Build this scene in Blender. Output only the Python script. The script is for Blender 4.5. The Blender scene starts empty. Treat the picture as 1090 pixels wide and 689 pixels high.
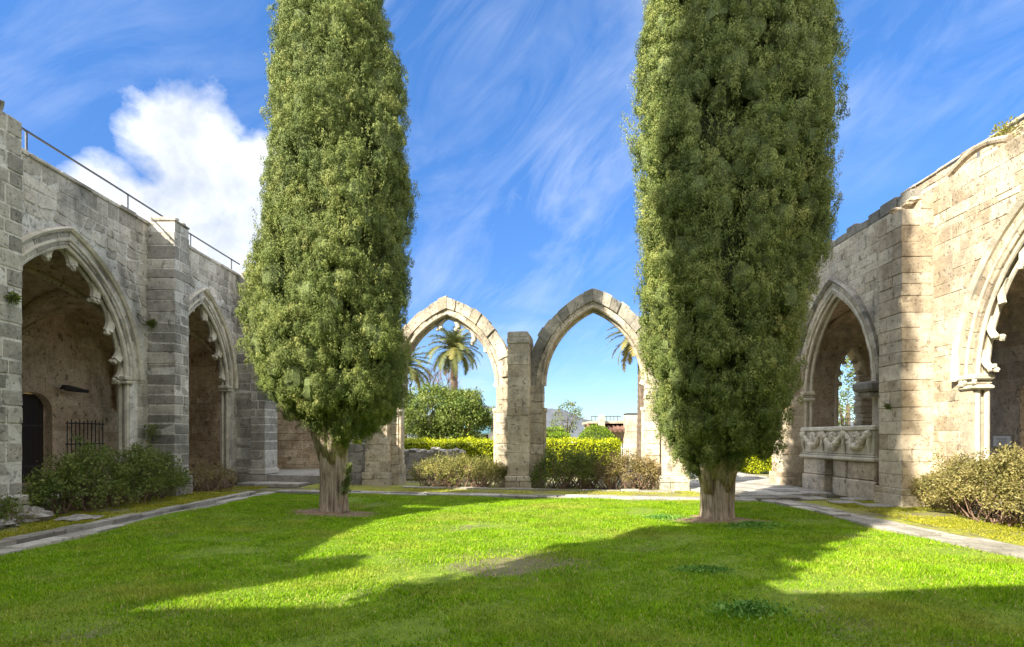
import bpy, math, random
import numpy as np
from mathutils import Vector, noise as mnoise

random.seed(7)
rng = np.random.default_rng(11)
C = bpy.context.scene.collection
PI = math.pi
CAM_H, FOC = 1.6, 565.0          # eye height (m), focal length (px at 1090 wide)


def at(px, py, y):
    """world point at distance y that the photograph shows near (px, py)"""
    return Vector(((px - 552) * y / FOC, y, CAM_H + (465 - py) * y / FOC))


def gx(px, y):
    return (px - 552) * y / FOC


# ------------------------------------------------------------------ mesh helper
class MB:
    def __init__(self):
        self.v, self.f, self.var, self.mi, self.cur = [], [], [], [], 0

    def add(self, verts, faces, var=None):
        o = len(self.v)
        self.v += [tuple(p) for p in verts]
        for f in faces:
            self.f.append(tuple(i + o for i in f))
            self.var.append(random.random() if var is None else var)
            self.mi.append(self.cur)

    def use(self, i):
        self.cur = i
        return self

    def hexa(self, p, var=None):
        """8 points: bottom loop 0-3, top loop 4-7"""
        var = random.random() if var is None else var
        self.add(p, [(3, 2, 1, 0), (4, 5, 6, 7), (0, 1, 5, 4), (1, 2, 6, 5), (2, 3, 7, 6), (3, 0, 4, 7)], var)

    def box(self, F, u0, u1, v0, v1, z0, z1, var=None, jit=0.0):
        pts = []
        for z in (z0, z1):
            for (u, v) in ((u0, v0), (u1, v0), (u1, v1), (u0, v1)):
                pts.append(F(u + random.uniform(-jit, jit), v + random.uniform(-jit, jit), z + random.uniform(-jit, jit) * .6))
        self.hexa(pts, var)

    def stone(self, F, u0, u1, v0, v1, z0, z1, var=None, b=.015, jit=.006):
        """a box with worn (chamfered) edges"""
        var = random.random() if var is None else var
        b = min(b, (u1 - u0) * .3, (v1 - v0) * .3, (z1 - z0) * .3)
        rings = []
        for (z, i) in ((z0, b), (z0 + b, 0), (z1 - b, 0), (z1, b)):
            ring = []
            for (su, sv) in ((0, 0), (1, 0), (1, 1), (0, 1)):
                for k in (0, 1):
                    cu, cv = b + i, b + i
                    first = (su == sv)
                    if (k == 0) == first:
                        uu, vv = (u0 + i if su == 0 else u1 - i), (v0 + cv if sv == 0 else v1 - cv)
                    else:
                        uu, vv = (u0 + cu if su == 0 else u1 - cu), (v0 + i if sv == 0 else v1 - i)
                    j = lambda: random.uniform(-jit, jit)
                    ring.append(F(uu + j(), vv + j(), z + j() * .5))
            rings.append(ring)
        vs = [p for r in rings for p in r]
        fs = [tuple(range(7, -1, -1)), tuple(range(24, 32))]
        for r in range(3):
            for k in range(8):
                a, c = r * 8 + k, r * 8 + (k + 1) % 8
                fs.append((a, c, c + 8, a + 8))
        self.add(vs, fs, var)

    def tube(self, pts, rad, n=8, var=None, cap=True):
        var = random.random() if var is None else var
        pts = [Vector(p) for p in pts]
        m = len(pts)
        if not hasattr(rad, '__len__'):
            rad = [rad] * m
        vs, fs = [], []
        ref = Vector((0.13, 0.21, 0.97)).normalized()
        for i, p in enumerate(pts):
            t = (pts[min(i + 1, m - 1)] - pts[max(i - 1, 0)]).normalized()
            a = t.cross(ref)
            if a.length < .05:
                a = t.cross(Vector((1, 0, 0)))
            a.normalize()
            b = t.cross(a)
            for k in range(n):
                q = 2 * PI * k / n
                vs.append(p + rad[i] * (math.cos(q) * a + math.sin(q) * b))
        for i in range(m - 1):
            for k in range(n):
                fs.append((i * n + k, i * n + (k + 1) % n, (i + 1) * n + (k + 1) % n, (i + 1) * n + k))
        if cap:
            fs.append(tuple(range(n - 1, -1, -1)))
            fs.append(tuple(range((m - 1) * n, m * n)))
        self.add(vs, fs, var)

    def sweep(self, rows, var=None, closed=False):
        """rows: list of equal-length point loops -> quad skin"""
        n = len(rows[0])
        vs = [p for r in rows for p in r]
        fs = []
        for i in range(len(rows) - 1):
            for k in range(n if closed else n - 1):
                fs.append((i * n + k, i * n + (k + 1) % n, (i + 1) * n + (k + 1) % n, (i + 1) * n + k))
        if closed:
            fs.append(tuple(range(n - 1, -1, -1)))
            fs.append(tuple(range((len(rows) - 1) * n, len(rows) * n)))
        self.add(vs, fs, var)

    def blob(self, c, r, seg=12, rough=.25, var=None, freq=1.5):
        c = Vector(c)
        r = r if hasattr(r, '__len__') else (r, r, r)
        rows = []
        off = Vector((random.random() * 50, random.random() * 50, 3))
        for i in range(seg // 2 + 1):
            th = PI * i / (seg // 2)
            row = []
            for k in range(seg):
                ph = 2 * PI * k / seg
                d = Vector((math.sin(th) * math.cos(ph), math.sin(th) * math.sin(ph), math.cos(th)))
                s = 1 + rough * mnoise.noise(d * freq + off)
                row.append(c + Vector((d.x * r[0], d.y * r[1], d.z * r[2])) * s)
            rows.append(row)
        self.sweep(rows, var, closed=True)

    def build(self, name, mat, parent=None, smooth=False):
        me = bpy.data.meshes.new(name)
        me.from_pydata(self.v, [], self.f)
        a = me.attributes.new('var', 'FLOAT', 'FACE')
        a.data.foreach_set('value', np.array(self.var, dtype=np.float32))
        for mm in (mat if isinstance(mat, (list, tuple)) else [mat]):
            me.materials.append(mm)
        if any(self.mi):
            me.polygons.foreach_set('material_index', self.mi)
        if smooth:
            me.polygons.foreach_set('use_smooth', [True] * len(me.polygons))
        me.update()
        o = bpy.data.objects.new(name, me)
        C.objects.link(o)
        if parent is not None:
            o.parent = parent
            o.matrix_parent_inverse = parent_world(parent).inverted()
        return o


from mathutils import Matrix


def parent_world(p):
    m = p.matrix_basis.copy()
    q = p
    while q.parent is not None:
        m = q.parent.matrix_basis @ q.matrix_parent_inverse @ m
        q = q.parent
    return m


def tag(o, label=None, cat=None, group=None, kind=None):
    if label: o['label'] = label
    if cat: o['category'] = cat
    if group: o['group'] = group
    if kind: o['kind'] = kind
    return o


def thing(name, loc, label, cat, group=None):
    o = bpy.data.objects.new(name, None)
    o.empty_display_size = .3
    o.location = loc
    C.objects.link(o)
    return tag(o, label, cat, group)


def quads_mesh(name, verts, nper, mat, var, parent=None):
    """numpy verts (N*nper,3) -> mesh of N n-gons, fast"""
    n = len(verts) // nper
    me = bpy.data.meshes.new(name)
    me.vertices.add(n * nper)
    me.vertices.foreach_set('co', np.ascontiguousarray(verts, dtype=np.float32).ravel())
    me.loops.add(n * nper)
    me.loops.foreach_set('vertex_index', np.arange(n * nper, dtype=np.int32))
    me.polygons.add(n)
    me.polygons.foreach_set('loop_start', np.arange(0, n * nper, nper, dtype=np.int32))
    a = me.attributes.new('var', 'FLOAT', 'FACE')
    a.data.foreach_set('value', np.asarray(var, dtype=np.float32))
    me.materials.append(mat)
    me.update(calc_edges=True)
    o = bpy.data.objects.new(name, me)
    C.objects.link(o)
    if parent is not None:
        o.parent = parent
        o.matrix_parent_inverse = parent_world(parent).inverted()
    return o


def unit(a):
    return a / np.maximum(np.linalg.norm(a, axis=1, keepdims=True), 1e-6)


def leaf_quads(c, d, L, W, bend=.25, nrm=None):
    """rhombic leaves: centre c, long axis d"""
    n = len(c)
    L = np.broadcast_to(L, (n,))[:, None]
    W = np.broadcast_to(W, (n,))[:, None]
    d = unit(d)
    s = unit(np.cross(d, rng.normal(size=(n, 3)) if nrm is None else nrm + rng.normal(size=(n, 3)) * .28))
    up = np.cross(s, d)
    p0 = c - d * L * .5
    p1 = c + s * W * .5 + up * W * bend
    p2 = c + d * L * .5
    p3 = c - s * W * .5 + up * W * bend
    return np.stack([p0, p1, p2, p3], 1).reshape(-1, 3)


# ------------------------------------------------------------------ materials
def nodes_of(name):
    m = bpy.data.materials.new(name)
    m.use_nodes = True
    nt = m.node_tree
    nt.nodes.clear()
    out = nt.nodes.new('ShaderNodeOutputMaterial')
    bs = nt.nodes.new('ShaderNodeBsdfPrincipled')
    nt.links.new(bs.outputs[0], out.inputs[0])
    return m, nt, bs, out


def ramp(nt, fac, stops):
    r = nt.nodes.new('ShaderNodeValToRGB')
    e = r.color_ramp.elements
    while len(e) < len(stops):
        e.new(.5)
    for i, (p, c) in enumerate(stops):
        e[i].position = p
        e[i].color = (*c, 1) if len(c) == 3 else c
    nt.links.new(fac, r.inputs[0])
    return r.outputs[0]


def noise_n(nt, vec, scale, detail=4, rough=.6, dist=0):
    n = nt.nodes.new('ShaderNodeTexNoise')
    n.inputs['Scale'].default_value = scale
    n.inputs['Detail'].default_value = detail
    n.inputs['Roughness'].default_value = rough
    n.inputs['Distortion'].default_value = dist
    nt.links.new(vec, n.inputs['Vector'])
    return n.outputs['Fac']


def mixc(nt, a, b, fac, mode='MIX'):
    m = nt.nodes.new('ShaderNodeMix')
    m.data_type = 'RGBA'
    m.blend_type = mode
    for val, i in ((a, 6), (b, 7)):
        if isinstance(val, tuple):
            m.inputs[i].default_value = (*val, 1)
        else:
            nt.links.new(val, m.inputs[i])
    if isinstance(fac, (int, float)):
        m.inputs[0].default_value = fac
    else:
        nt.links.new(fac, m.inputs[0])
    return m.outputs[2]


def mth(nt, op, a, b=0.0, clamp=False):
    m = nt.nodes.new('ShaderNodeMath')
    m.operation = op
    m.use_clamp = clamp
    for i, x in enumerate((a, b)):
        if isinstance(x, (int, float)):
            m.inputs[i].default_value = x
        else:
            nt.links.new(x, m.inputs[i])
    return m.outputs[0]


def pos_of(nt, sx=1, sy=1, sz=1):
    g = nt.nodes.new('ShaderNodeNewGeometry')
    m = nt.nodes.new('ShaderNodeMapping')
    m.inputs['Scale'].default_value = (sx, sy, sz)
    nt.links.new(g.outputs['Position'], m.inputs['Vector'])
    return m.outputs[0]


def var_of(nt):
    a = nt.nodes.new('ShaderNodeAttribute')
    a.attribute_name = 'var'
    return a.outputs['Fac']


def bump(nt, bs, h, strength=.5, dist=.02):
    b = nt.nodes.new('ShaderNodeBump')
    b.inputs['Strength'].default_value = strength
    b.inputs['Distance'].default_value = dist
    nt.links.new(h, b.inputs['Height'])
    nt.links.new(b.outputs[0], bs.inputs['Normal'])


def stone_mat(name, cols, stain, stain_lo=.5, stain_hi=.7, streak=.5, pit=.35, bstr=.55, wash=None, wlo=.5, whi=.62):
    """cols: 3 block colours picked by the block's own number; stain: lichen / soot with a shape of its own"""
    m, nt, bs, _ = nodes_of(name)
    p = pos_of(nt)
    c = ramp(nt, var_of(nt), [(0, cols[0]), (.5, cols[1]), (1, cols[2])])
    n1 = noise_n(nt, p, 5.5, 6, .68)
    c = mixc(nt, c, ramp(nt, n1, [(.3, (.62, .6, .56)), (.62, (1.12, 1.1, 1.08))]), .8, 'MULTIPLY')
    if wash:
        wn = mth(nt, 'ADD', mth(nt, 'MULTIPLY', noise_n(nt, p, .8, 6, .7, .5), .75), mth(nt, 'MULTIPLY', noise_n(nt, p, 4, 4, .7), .25))
        c = mixc(nt, c, wash, mth(nt, 'MULTIPLY', ramp(nt, wn, [(wlo, (0, 0, 0)), (whi, (1, 1, 1))]), .8))
    n2 = noise_n(nt, p, .55, 5, .65, .4)
    sk = noise_n(nt, pos_of(nt, 3, 3, .35), 1.2, 5, .6)
    s = mth(nt, 'ADD', mth(nt, 'MULTIPLY', n2, 1 - streak * .5), mth(nt, 'MULTIPLY', sk, streak * .5))
    sf = ramp(nt, s, [(stain_lo, (0, 0, 0)), (stain_hi, (1, 1, 1))])
    c = mixc(nt, c, stain, mth(nt, 'MULTIPLY', sf, .75))
    # pits and black pock marks
    n3 = noise_n(nt, p, 16, 3, .55)
    n4 = noise_n(nt, pos_of(nt, 1, 1, .6), 5.5, 4, .6, .3)
    pf = ramp(nt, mth(nt, 'MAXIMUM', n3, mth(nt, 'SUBTRACT', n4, .005)), [(.63 - .04 * pit, (0, 0, 0)), (.68 - .03 * pit, (1, 1, 1))])
    c = mixc(nt, c, tuple(x * .3 for x in stain), mth(nt, 'MULTIPLY', pf, pit))
    n5 = noise_n(nt, p, 60, 4, .7)
    c = mixc(nt, c, ramp(nt, n5, [(.3, (.72, .72, .72)), (.7, (1.15, 1.15, 1.15))]), .55, 'MULTIPLY')
    nt.links.new(c, bs.inputs['Base Color'])
    bs.inputs['Roughness'].default_value = .92
    bs.inputs['Specular IOR Level'].default_value = .15
    h = mth(nt, 'ADD', mth(nt, 'MULTIPLY', n1, .8), mth(nt, 'MULTIPLY', noise_n(nt, p, 38, 5, .7), .35))
    h = mth(nt, 'SUBTRACT', h, mth(nt, 'MULTIPLY', pf, .35))
    bump(nt, bs, h, bstr, .035)
    return m


def plain_mat(name, col, rough=.8, var=0, metal=0, nscale=20, namp=.25, bstr=0):
    m, nt, bs, _ = nodes_of(name)
    p = pos_of(nt)
    n = noise_n(nt, p, nscale, 4, .6)
    lo, hi = tuple(x * (1 - namp) for x in col), tuple(min(1, x * (1 + namp)) for x in col)
    c = ramp(nt, n, [(.3, lo), (.7, hi)])
    if var:
        c = mixc(nt, c, ramp(nt, var_of(nt), [(0, (1 - var,) * 3), (1, (1 + var,) * 3)]), 1, 'MULTIPLY')
    nt.links.new(c, bs.inputs['Base Color'])
    bs.inputs['Roughness'].default_value = rough
    bs.inputs['Metallic'].default_value = metal
    if bstr:
        bump(nt, bs, n, bstr, .03)
    return m


def leaf_mat(name, cols, patch=.9, pscale=1.2, trans=.3, rough=.55):
    m, nt, bs, out = nodes_of(name)
    p = pos_of(nt)
    c = ramp(nt, var_of(nt), [(0, cols[0]), (.5, cols[1]), (1, cols[2])])
    c = mixc(nt, c, ramp(nt, noise_n(nt, p, pscale, 3, .6), [(.3, (.68, .72, .7)), (.7, (1.3, 1.22, 1.1))]), patch, 'MULTIPLY')
    nt.links.new(c, bs.inputs['Base Color'])
    bs.inputs['Roughness'].default_value = rough
    bs.inputs['Specular IOR Level'].default_value = .25
    t = nt.nodes.new('ShaderNodeBsdfTranslucent')
    nt.links.new(c, t.inputs['Color'])
    mx = nt.nodes.new('ShaderNodeMixShader')
    mx.inputs[0].default_value = trans
    nt.links.new(bs.outputs[0], mx.inputs[1])
    nt.links.new(t.outputs[0], mx.inputs[2])
    nt.links.new(mx.outputs[0], out.inputs[0])
    return m


M = {}
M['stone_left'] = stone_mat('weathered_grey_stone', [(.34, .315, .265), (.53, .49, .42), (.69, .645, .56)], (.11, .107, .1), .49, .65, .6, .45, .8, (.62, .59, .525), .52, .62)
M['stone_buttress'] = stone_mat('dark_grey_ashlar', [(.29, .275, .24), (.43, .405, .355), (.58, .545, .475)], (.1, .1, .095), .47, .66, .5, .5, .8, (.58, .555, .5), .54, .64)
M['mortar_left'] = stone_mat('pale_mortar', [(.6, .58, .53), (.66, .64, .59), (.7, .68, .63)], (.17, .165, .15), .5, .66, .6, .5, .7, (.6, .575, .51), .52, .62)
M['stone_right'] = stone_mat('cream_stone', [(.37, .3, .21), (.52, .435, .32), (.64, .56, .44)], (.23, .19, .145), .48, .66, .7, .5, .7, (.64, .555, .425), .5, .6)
M['mortar_right'] = stone_mat('cream_mortar', [(.4, .35, .27), (.46, .4, .31), (.52, .46, .36)], (.2, .17, .14), .51, .68, .7, .4, .7, (.64, .555, .425), .5, .6)
M['stone_far'] = stone_mat('pale_buff_stone', [(.46, .385, .28), (.58, .5, .38), (.68, .61, .49)], (.17, .155, .135), .47, .62, .6, .6, .75, (.66, .59, .48), .5, .62)
M['stone_dark'] = stone_mat('black_lichened_stone', [(.22, .21, .185), (.34, .32, .275), (.5, .46, .39)], (.06, .06, .058), .46, .66, .4, .45)
M['carved'] = stone_mat('carved_limestone', [(.52, .48, .39), (.6, .56, .46), (.68, .63, .53)], (.22, .2, .17), .53, .72, .5, .15, .3)
M['interior'] = stone_mat('brown_plastered_stone', [(.52, .4, .26), (.66, .53, .36), (.76, .64, .46)], (.24, .17, .1), .48, .64, .4, .7, .7, (.75, .62, .44), .5, .6)
M['interior_mortar'] = stone_mat('brown_plaster', [(.6, .47, .31), (.66, .53, .36), (.7, .57, .39)], (.1, .07, .045), .5, .68, .4, .6)
M['paving'] = stone_mat('grey_paving', [(.28, .265, .235), (.4, .38, .34), (.52, .5, .45)], (.13, .125, .09), .47, .66, 0, .4, .5)
M['rubble'] = stone_mat('rubble_stone', [(.22, .2, .18), (.32, .3, .27), (.42, .4, .36)], (.1, .1, .09), .5, .7, .2, .3)
M['channel'] = plain_mat('dark_channel', (.035, .037, .03), .7, nscale=9)  # very dark strip between and under the kerb stones
M['iron'] = plain_mat('rusty_iron', (.05, .045, .042), .6, metal=.4)
M['steel'] = plain_mat('dark_grey_rail_paint', (.1, .105, .115), .5, metal=.5)
M['wood_dark'] = plain_mat('dark_old_wood', (.02, .014, .01), .7, nscale=14)
M['dirt'] = plain_mat('bare_soil', (.24, .165, .1), .95, nscale=14, namp=.55, bstr=.5)


def bark_mat(name, cols):
    m, nt, bs, _ = nodes_of(name)
    n = noise_n(nt, pos_of(nt, 14, 14, 1.3), 1.6, 6, .65, .5)
    n2 = noise_n(nt, pos_of(nt, 1, 1, 1), 3, 3)
    c = ramp(nt, n, [(.32, cols[0]), (.5, cols[1]), (.68, cols[2])])
    c = mixc(nt, c, ramp(nt, n2, [(.3, (.75, .72, .7)), (.7, (1.15, 1.15, 1.15))]), .8, 'MULTIPLY')
    nt.links.new(c, bs.inputs['Base Color'])
    bs.inputs['Roughness'].default_value = .9
    bump(nt, bs, n, 1, .05)
    return m


M['bark'] = bark_mat('cypress_bark', [(.14, .1, .07), (.42, .335, .25), (.62, .52, .41)])
M['bark_brown'] = bark_mat('brown_bark', [(.05, .035, .022), (.13, .095, .065), (.22, .17, .12)])
M['twig'] = bark_mat('reddish_twigs', [(.13, .075, .05), (.24, .15, .105), (.38, .28, .21)])
M['cypress'] = leaf_mat('cypress_foliage', [(.07, .108, .025), (.16, .212, .053), (.35, .37, .12)], .9, 1.1, .12, .7)
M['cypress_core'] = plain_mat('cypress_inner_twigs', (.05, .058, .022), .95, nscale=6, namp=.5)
M['cypress_body'] = plain_mat('cypress_dense_sprays', (.12, .155, .045), .9, nscale=42, namp=.7, bstr=1)
M['bush'] = leaf_mat('bush_leaves', [(.09, .14, .03), (.165, .22, .05), (.28, .31, .09)], .9, 2)
M['bush_dry'] = leaf_mat('dry_bush_leaves', [(.17, .14, .055), (.28, .235, .09), (.4, .31, .15)], .9, 2.2)
M['bush_pale'] = leaf_mat('pale_bush_leaves', [(.17, .19, .05), (.29, .29, .085), (.42, .38, .16)], .9, 2)  # paler, yellower leaf colours than the green bush
M['bush_brown'] = leaf_mat('brownish_bush_leaves', [(.18, .16, .055), (.3, .275, .095), (.44, .375, .17)], .9, 2)
M['hedge'] = leaf_mat('yellow_green_hedge', [(.25, .34, .01), (.42, .48, .012), (.58, .58, .02)], .7, 2)
M['topiary'] = leaf_mat('clipped_green_hedge', [(.1, .19, .012), (.17, .27, .018), (.25, .34, .025)], .6, 2)
M['tree'] = leaf_mat('broadleaf_tree', [(.08, .135, .025), (.14, .2, .04), (.24, .28, .07)], .8, 1)
M['tree_pale'] = leaf_mat('young_tree_leaves', [(.09, .13, .03), (.14, .18, .05), (.2, .22, .08)], .7, 2)
M['palm'] = leaf_mat('palm_fronds', [(.1, .13, .05), (.18, .2, .07), (.4, .3, .08)], .6, 1)
M['weed'] = leaf_mat('weed_leaves', [(.1, .26, .03), (.17, .36, .06), (.25, .43, .1)], .6, 3)

M['moss_blades'] = leaf_mat('yellow_moss', [(.2, .24, .015), (.33, .34, .02), (.44, .4, .06)], .7, 2)
# grass: lush green with yellow-dry areas, real patches of the lawn
m, nt, bs, out = nodes_of('lawn_grass')
p = pos_of(nt)
v = var_of(nt)
c = ramp(nt, v, [(0, (.13, .29, .004)), (.5, (.23, .41, .005)), (.9, (.36, .5, .012)), (1, (.6, .52, .2))])
dry = ramp(nt, noise_n(nt, pos_of(nt, 1, 1.6, 1), .42, 5, .65, .3), [(.5, (0, 0, 0)), (.64, (1, 1, 1))])
c = mixc(nt, c, (.42, .39, .08), mth(nt, 'MULTIPLY', dry, .55))
c = mixc(nt, c, ramp(nt, noise_n(nt, p, 2.6, 4, .6), [(.32, (.62, .68, .6)), (.66, (1.2, 1.16, 1.1))]), .8, 'MULTIPLY')
nt.links.new(c, bs.inputs['Base Color'])
bs.inputs['Roughness'].default_value = .6
bs.inputs['Specular IOR Level'].default_value = .2
t = nt.nodes.new('ShaderNodeBsdfTranslucent')
nt.links.new(c, t.inputs['Color'])
mx = nt.nodes.new('ShaderNodeMixShader')
mx.inputs[0].default_value = .35
nt.links.new(bs.outputs[0], mx.inputs[1]); nt.links.new(t.outputs[0], mx.inputs[2]); nt.links.new(mx.outputs[0], out.inputs[0])
M['grass'] = m

# turf soil below the blades: green thatch with bare brown patches
m, nt, bs, out = nodes_of('turf_soil')
p = pos_of(nt)
c = ramp(nt, noise_n(nt, p, 7, 6, .7), [(.35, (.1, .16, .008)), (.55, (.16, .24, .012)), (.7, (.24, .28, .03))])
bare = ramp(nt, noise_n(nt, pos_of(nt, 1, 1.5, 1), .5, 5, .7, .4), [(.56, (0, 0, 0)), (.68, (1, 1, 1))])
vd = nt.nodes.new('ShaderNodeVectorMath'); vd.operation = 'DISTANCE'
nt.links.new(pos_of(nt, .8, 1, 0), vd.inputs[0]); vd.inputs[1].default_value = (.0, 6.75, 0)
worn = mth(nt, 'SUBTRACT', 1.0, mth(nt, 'DIVIDE', vd.outputs['Value'], 1.2), True)
worn = ramp(nt, mth(nt, 'ADD', worn, mth(nt, 'SUBTRACT', noise_n(nt, p, 3, 5, .7), .5)), [(.2, (0, 0, 0)), (.5, (1, 1, 1))])
c = mixc(nt, c, (.17, .13, .09), mth(nt, 'MULTIPLY', mth(nt, 'MAXIMUM', bare, worn), .8))
nt.links.new(c, bs.inputs['Base Color']); bs.inputs['Roughness'].default_value = .95
bump(nt, bs, noise_n(nt, p, 30, 4, .7), .8, .03)
M['turf'] = m

# verge: soil covered with yellow moss
m, nt, bs, out = nodes_of('mossy_verge')
p = pos_of(nt)
c = ramp(nt, noise_n(nt, p, 9, 6, .7), [(.35, (.16, .18, .02)), (.55, (.28, .29, .025)), (.7, (.38, .36, .09))])
sl = ramp(nt, noise_n(nt, p, .9, 5, .65, .6), [(.48, (0, 0, 0)), (.6, (1, 1, 1))])
c = mixc(nt, c, (.17, .14, .09), mth(nt, 'MULTIPLY', sl, .8))
nt.links.new(c, bs.inputs['Base Color']); bs.inputs['Roughness'].default_value = .95
bump(nt, bs, noise_n(nt, p, 25, 5, .7), .8, .03)
M['moss'] = m

M['ground'] = plain_mat('dry_garden_ground', (.17, .16, .075), .95, nscale=1.5, namp=.4, bstr=.3)


# ------------------------------------------------------------------ frames and arches
def frame(o, u, n):
    o, u, n = Vector(o), Vector(u).normalized(), Vector(n).normalized()
    def F(a, v, z):
        return o + u * a + n * v + Vector((0, 0, z))
    return F


class Arch:
    def __init__(s, c, half, spring, apex, base=0.0):
        s.c, s.a, s.zs, s.za, s.zb = c, half, spring, apex, base
        h = apex - spring
        s.R = (half * half + h * h) / (2 * half)

    def apex_z(s, r=0):
        return s.zs + math.sqrt(max(0, (s.R + r) ** 2 - (s.R - s.a) ** 2))

    def half_at(s, z, r=0):
        if z <= s.zs:
            return s.a + r
        q = (s.R + r) ** 2 - (z - s.zs) ** 2
        if q <= 0:
            return 0
        return max(0, math.sqrt(q) - (s.R - s.a))

    def arc(s, r, side, t):
        """point (u, z) at parameter t 0..1 from springing to apex, on offset r; side -1 left, 1 right"""
        end = math.acos(min(1, (s.R - s.a) / (s.R + r)))
        th = end * t
        return s.c + side * (-(s.R - s.a) + (s.R + r) * math.cos(th)), s.zs + (s.R + r) * math.sin(th)

    def path(s, r, n=14, base=None):
        pts = []
        if base is not None:
            pts.append((s.c - s.a - r, base))
        for i in range(n + 1):
            pts.append(s.arc(r, -1, i / n))
        for i in range(n - 1, -1, -1):
            pts.append(s.arc(r, 1, i / n))
        if base is not None:
            pts.append((s.c + s.a + r, base))
        return pts


def wall_base(mb, F, u0, u1, z0, z1, arches, v0, v1, var=.5):
    """solid wall with pointed openings, v0 = back, v1 = front"""
    zl = {z0, z1}
    for a in arches:
        zl.add(a.zs)
        for i in range(1, 13):
            zl.add(a.arc(0, 1, i / 12)[1])
        if a.zb > z0: zl.add(a.zb)
    zl = sorted(z for z in zl if z0 <= z <= z1)
    for a, b in zip(zl[:-1], zl[1:]):
        if b - a < 1e-4: continue
        cur = (u0, u0)
        segs = []
        for A in sorted(arches, key=lambda q: q.c):
            if b <= A.za + 1e-4 and a >= A.zb - 1e-4:
                ha, hb = A.half_at(a), A.half_at(b)
                segs.append((cur, (A.c - ha, A.c - hb)))
                cur = (A.c + ha, A.c + hb)
        segs.append((cur, (u1, u1)))
        for (l, r) in segs:
            for v in (v0, v1):
                mb.add([F(l[0], v, a), F(r[0], v, a), F(r[1], v, b), F(l[1], v, b)], [(0, 1, 2, 3)], var)
    for A in arches:
        pts = A.path(0, 14, max(A.zb, z0))
        mb.sweep([[F(u, v0, z) for (u, z) in pts], [F(u, v1, z) for (u, z) in pts]], var)
    mb.add([F(u0, v0, z1), F(u1, v0, z1), F(u1, v1, z1), F(u0, v1, z1)], [(0, 1, 2, 3)], var)
    for u in (u0, u1):
        mb.add([F(u, v0, z0), F(u, v1, z0), F(u, v1, z1), F(u, v0, z1)], [(0, 1, 2, 3)], var)


def block_poly(mb, F, left, right, zs, v, proud, gap, var):
    """one wall block: left/right edges sampled at heights zs"""
    n = len(zs)
    ol = [(left[i], zs[i]) for i in range(n)] + [(right[i], zs[i]) for i in range(n - 1, -1, -1)]
    cu = sum(p[0] for p in ol) / len(ol)
    cz = sum(p[1] for p in ol) / len(ol)
    w = max(right) - min(left)
    h = zs[-1] - zs[0]
    def inset(d):
        su, sz = max(.3, 1 - 2 * d / max(w, .05)), max(.3, 1 - 2 * d / max(h, .05))
        return [(cu + (u - cu) * su, cz + (z - cz) * sz) for (u, z) in ol]
    j = [(random.uniform(-.006, .006), random.uniform(-.006, .006)) for _ in ol]
    a = inset(gap)
    b = inset(gap + .011)
    tu, tz = random.uniform(-.01, .01), random.uniform(-.01, .01)
    A = [F(u + k[0], v, z + k[1]) for (u, z), k in zip(a, j)]
    B = [F(u + k[0], v + proud + tu * (u - cu) / max(w, .1) + tz * (z - cz) / max(h, .1), z + k[1]) for (u, z), k in zip(b, j)]
    m = len(ol)
    mb.add(A + B, [tuple(range(m, 2 * m))] + [(i, (i + 1) % m, m + (i + 1) % m, m + i) for i in range(m)], var)


def ashlar(mb, F, u0, u1, z0, z1, arches, grow, v, rows=(.2, .31), lens=(.28, .68), proud=(.003, .013), gap=.009, skip=None, irregular=0):
    z = z0
    while z < z1 - .02:
        nz = z + random.uniform(*rows)
        for A in arches:
            za = A.apex_z(grow)
            if z < za - .02 and nz > za - .1:
                nz = za
        if nz > z1 - .12: nz = z1
        K = 4
        zz = [z + (nz - z) * i / (K - 1) for i in range(K)]
        cur = [u0] * K
        segs = []
        for A in sorted(arches, key=lambda q: q.c):
            if nz <= A.apex_z(grow) + 1e-3 and nz > A.zb:
                segs.append((cur, [A.c - A.half_at(q, grow) for q in zz]))
                cur = [A.c + A.half_at(q, grow) for q in zz]
        segs.append((cur, [u1] * K))
        for (l, r) in segs:
            lo, hi = max(l), min(r)
            if max(r) - min(l) < .06: continue
            cuts = []
            x = lo + random.uniform(*lens) * random.uniform(.4, 1)
            while x < hi - .16:
                cuts.append(x)
                x += random.uniform(*lens)
            edges = [l] + [[q + random.uniform(-.012 - irregular, .012 + irregular) for _ in range(2)] for q in cuts] + [r]
            edges = [e if len(e) == K else [e[0] + (e[1] - e[0]) * i / (K - 1) for i in range(K)] for e in edges]
            for a, b in zip(edges[:-1], edges[1:]):
                if skip and skip((a[0] + b[0]) / 2, (z + nz) / 2): continue
                block_poly(mb, F, a, b, zz, v, random.uniform(*proud), gap, random.random())
        z = nz


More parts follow.
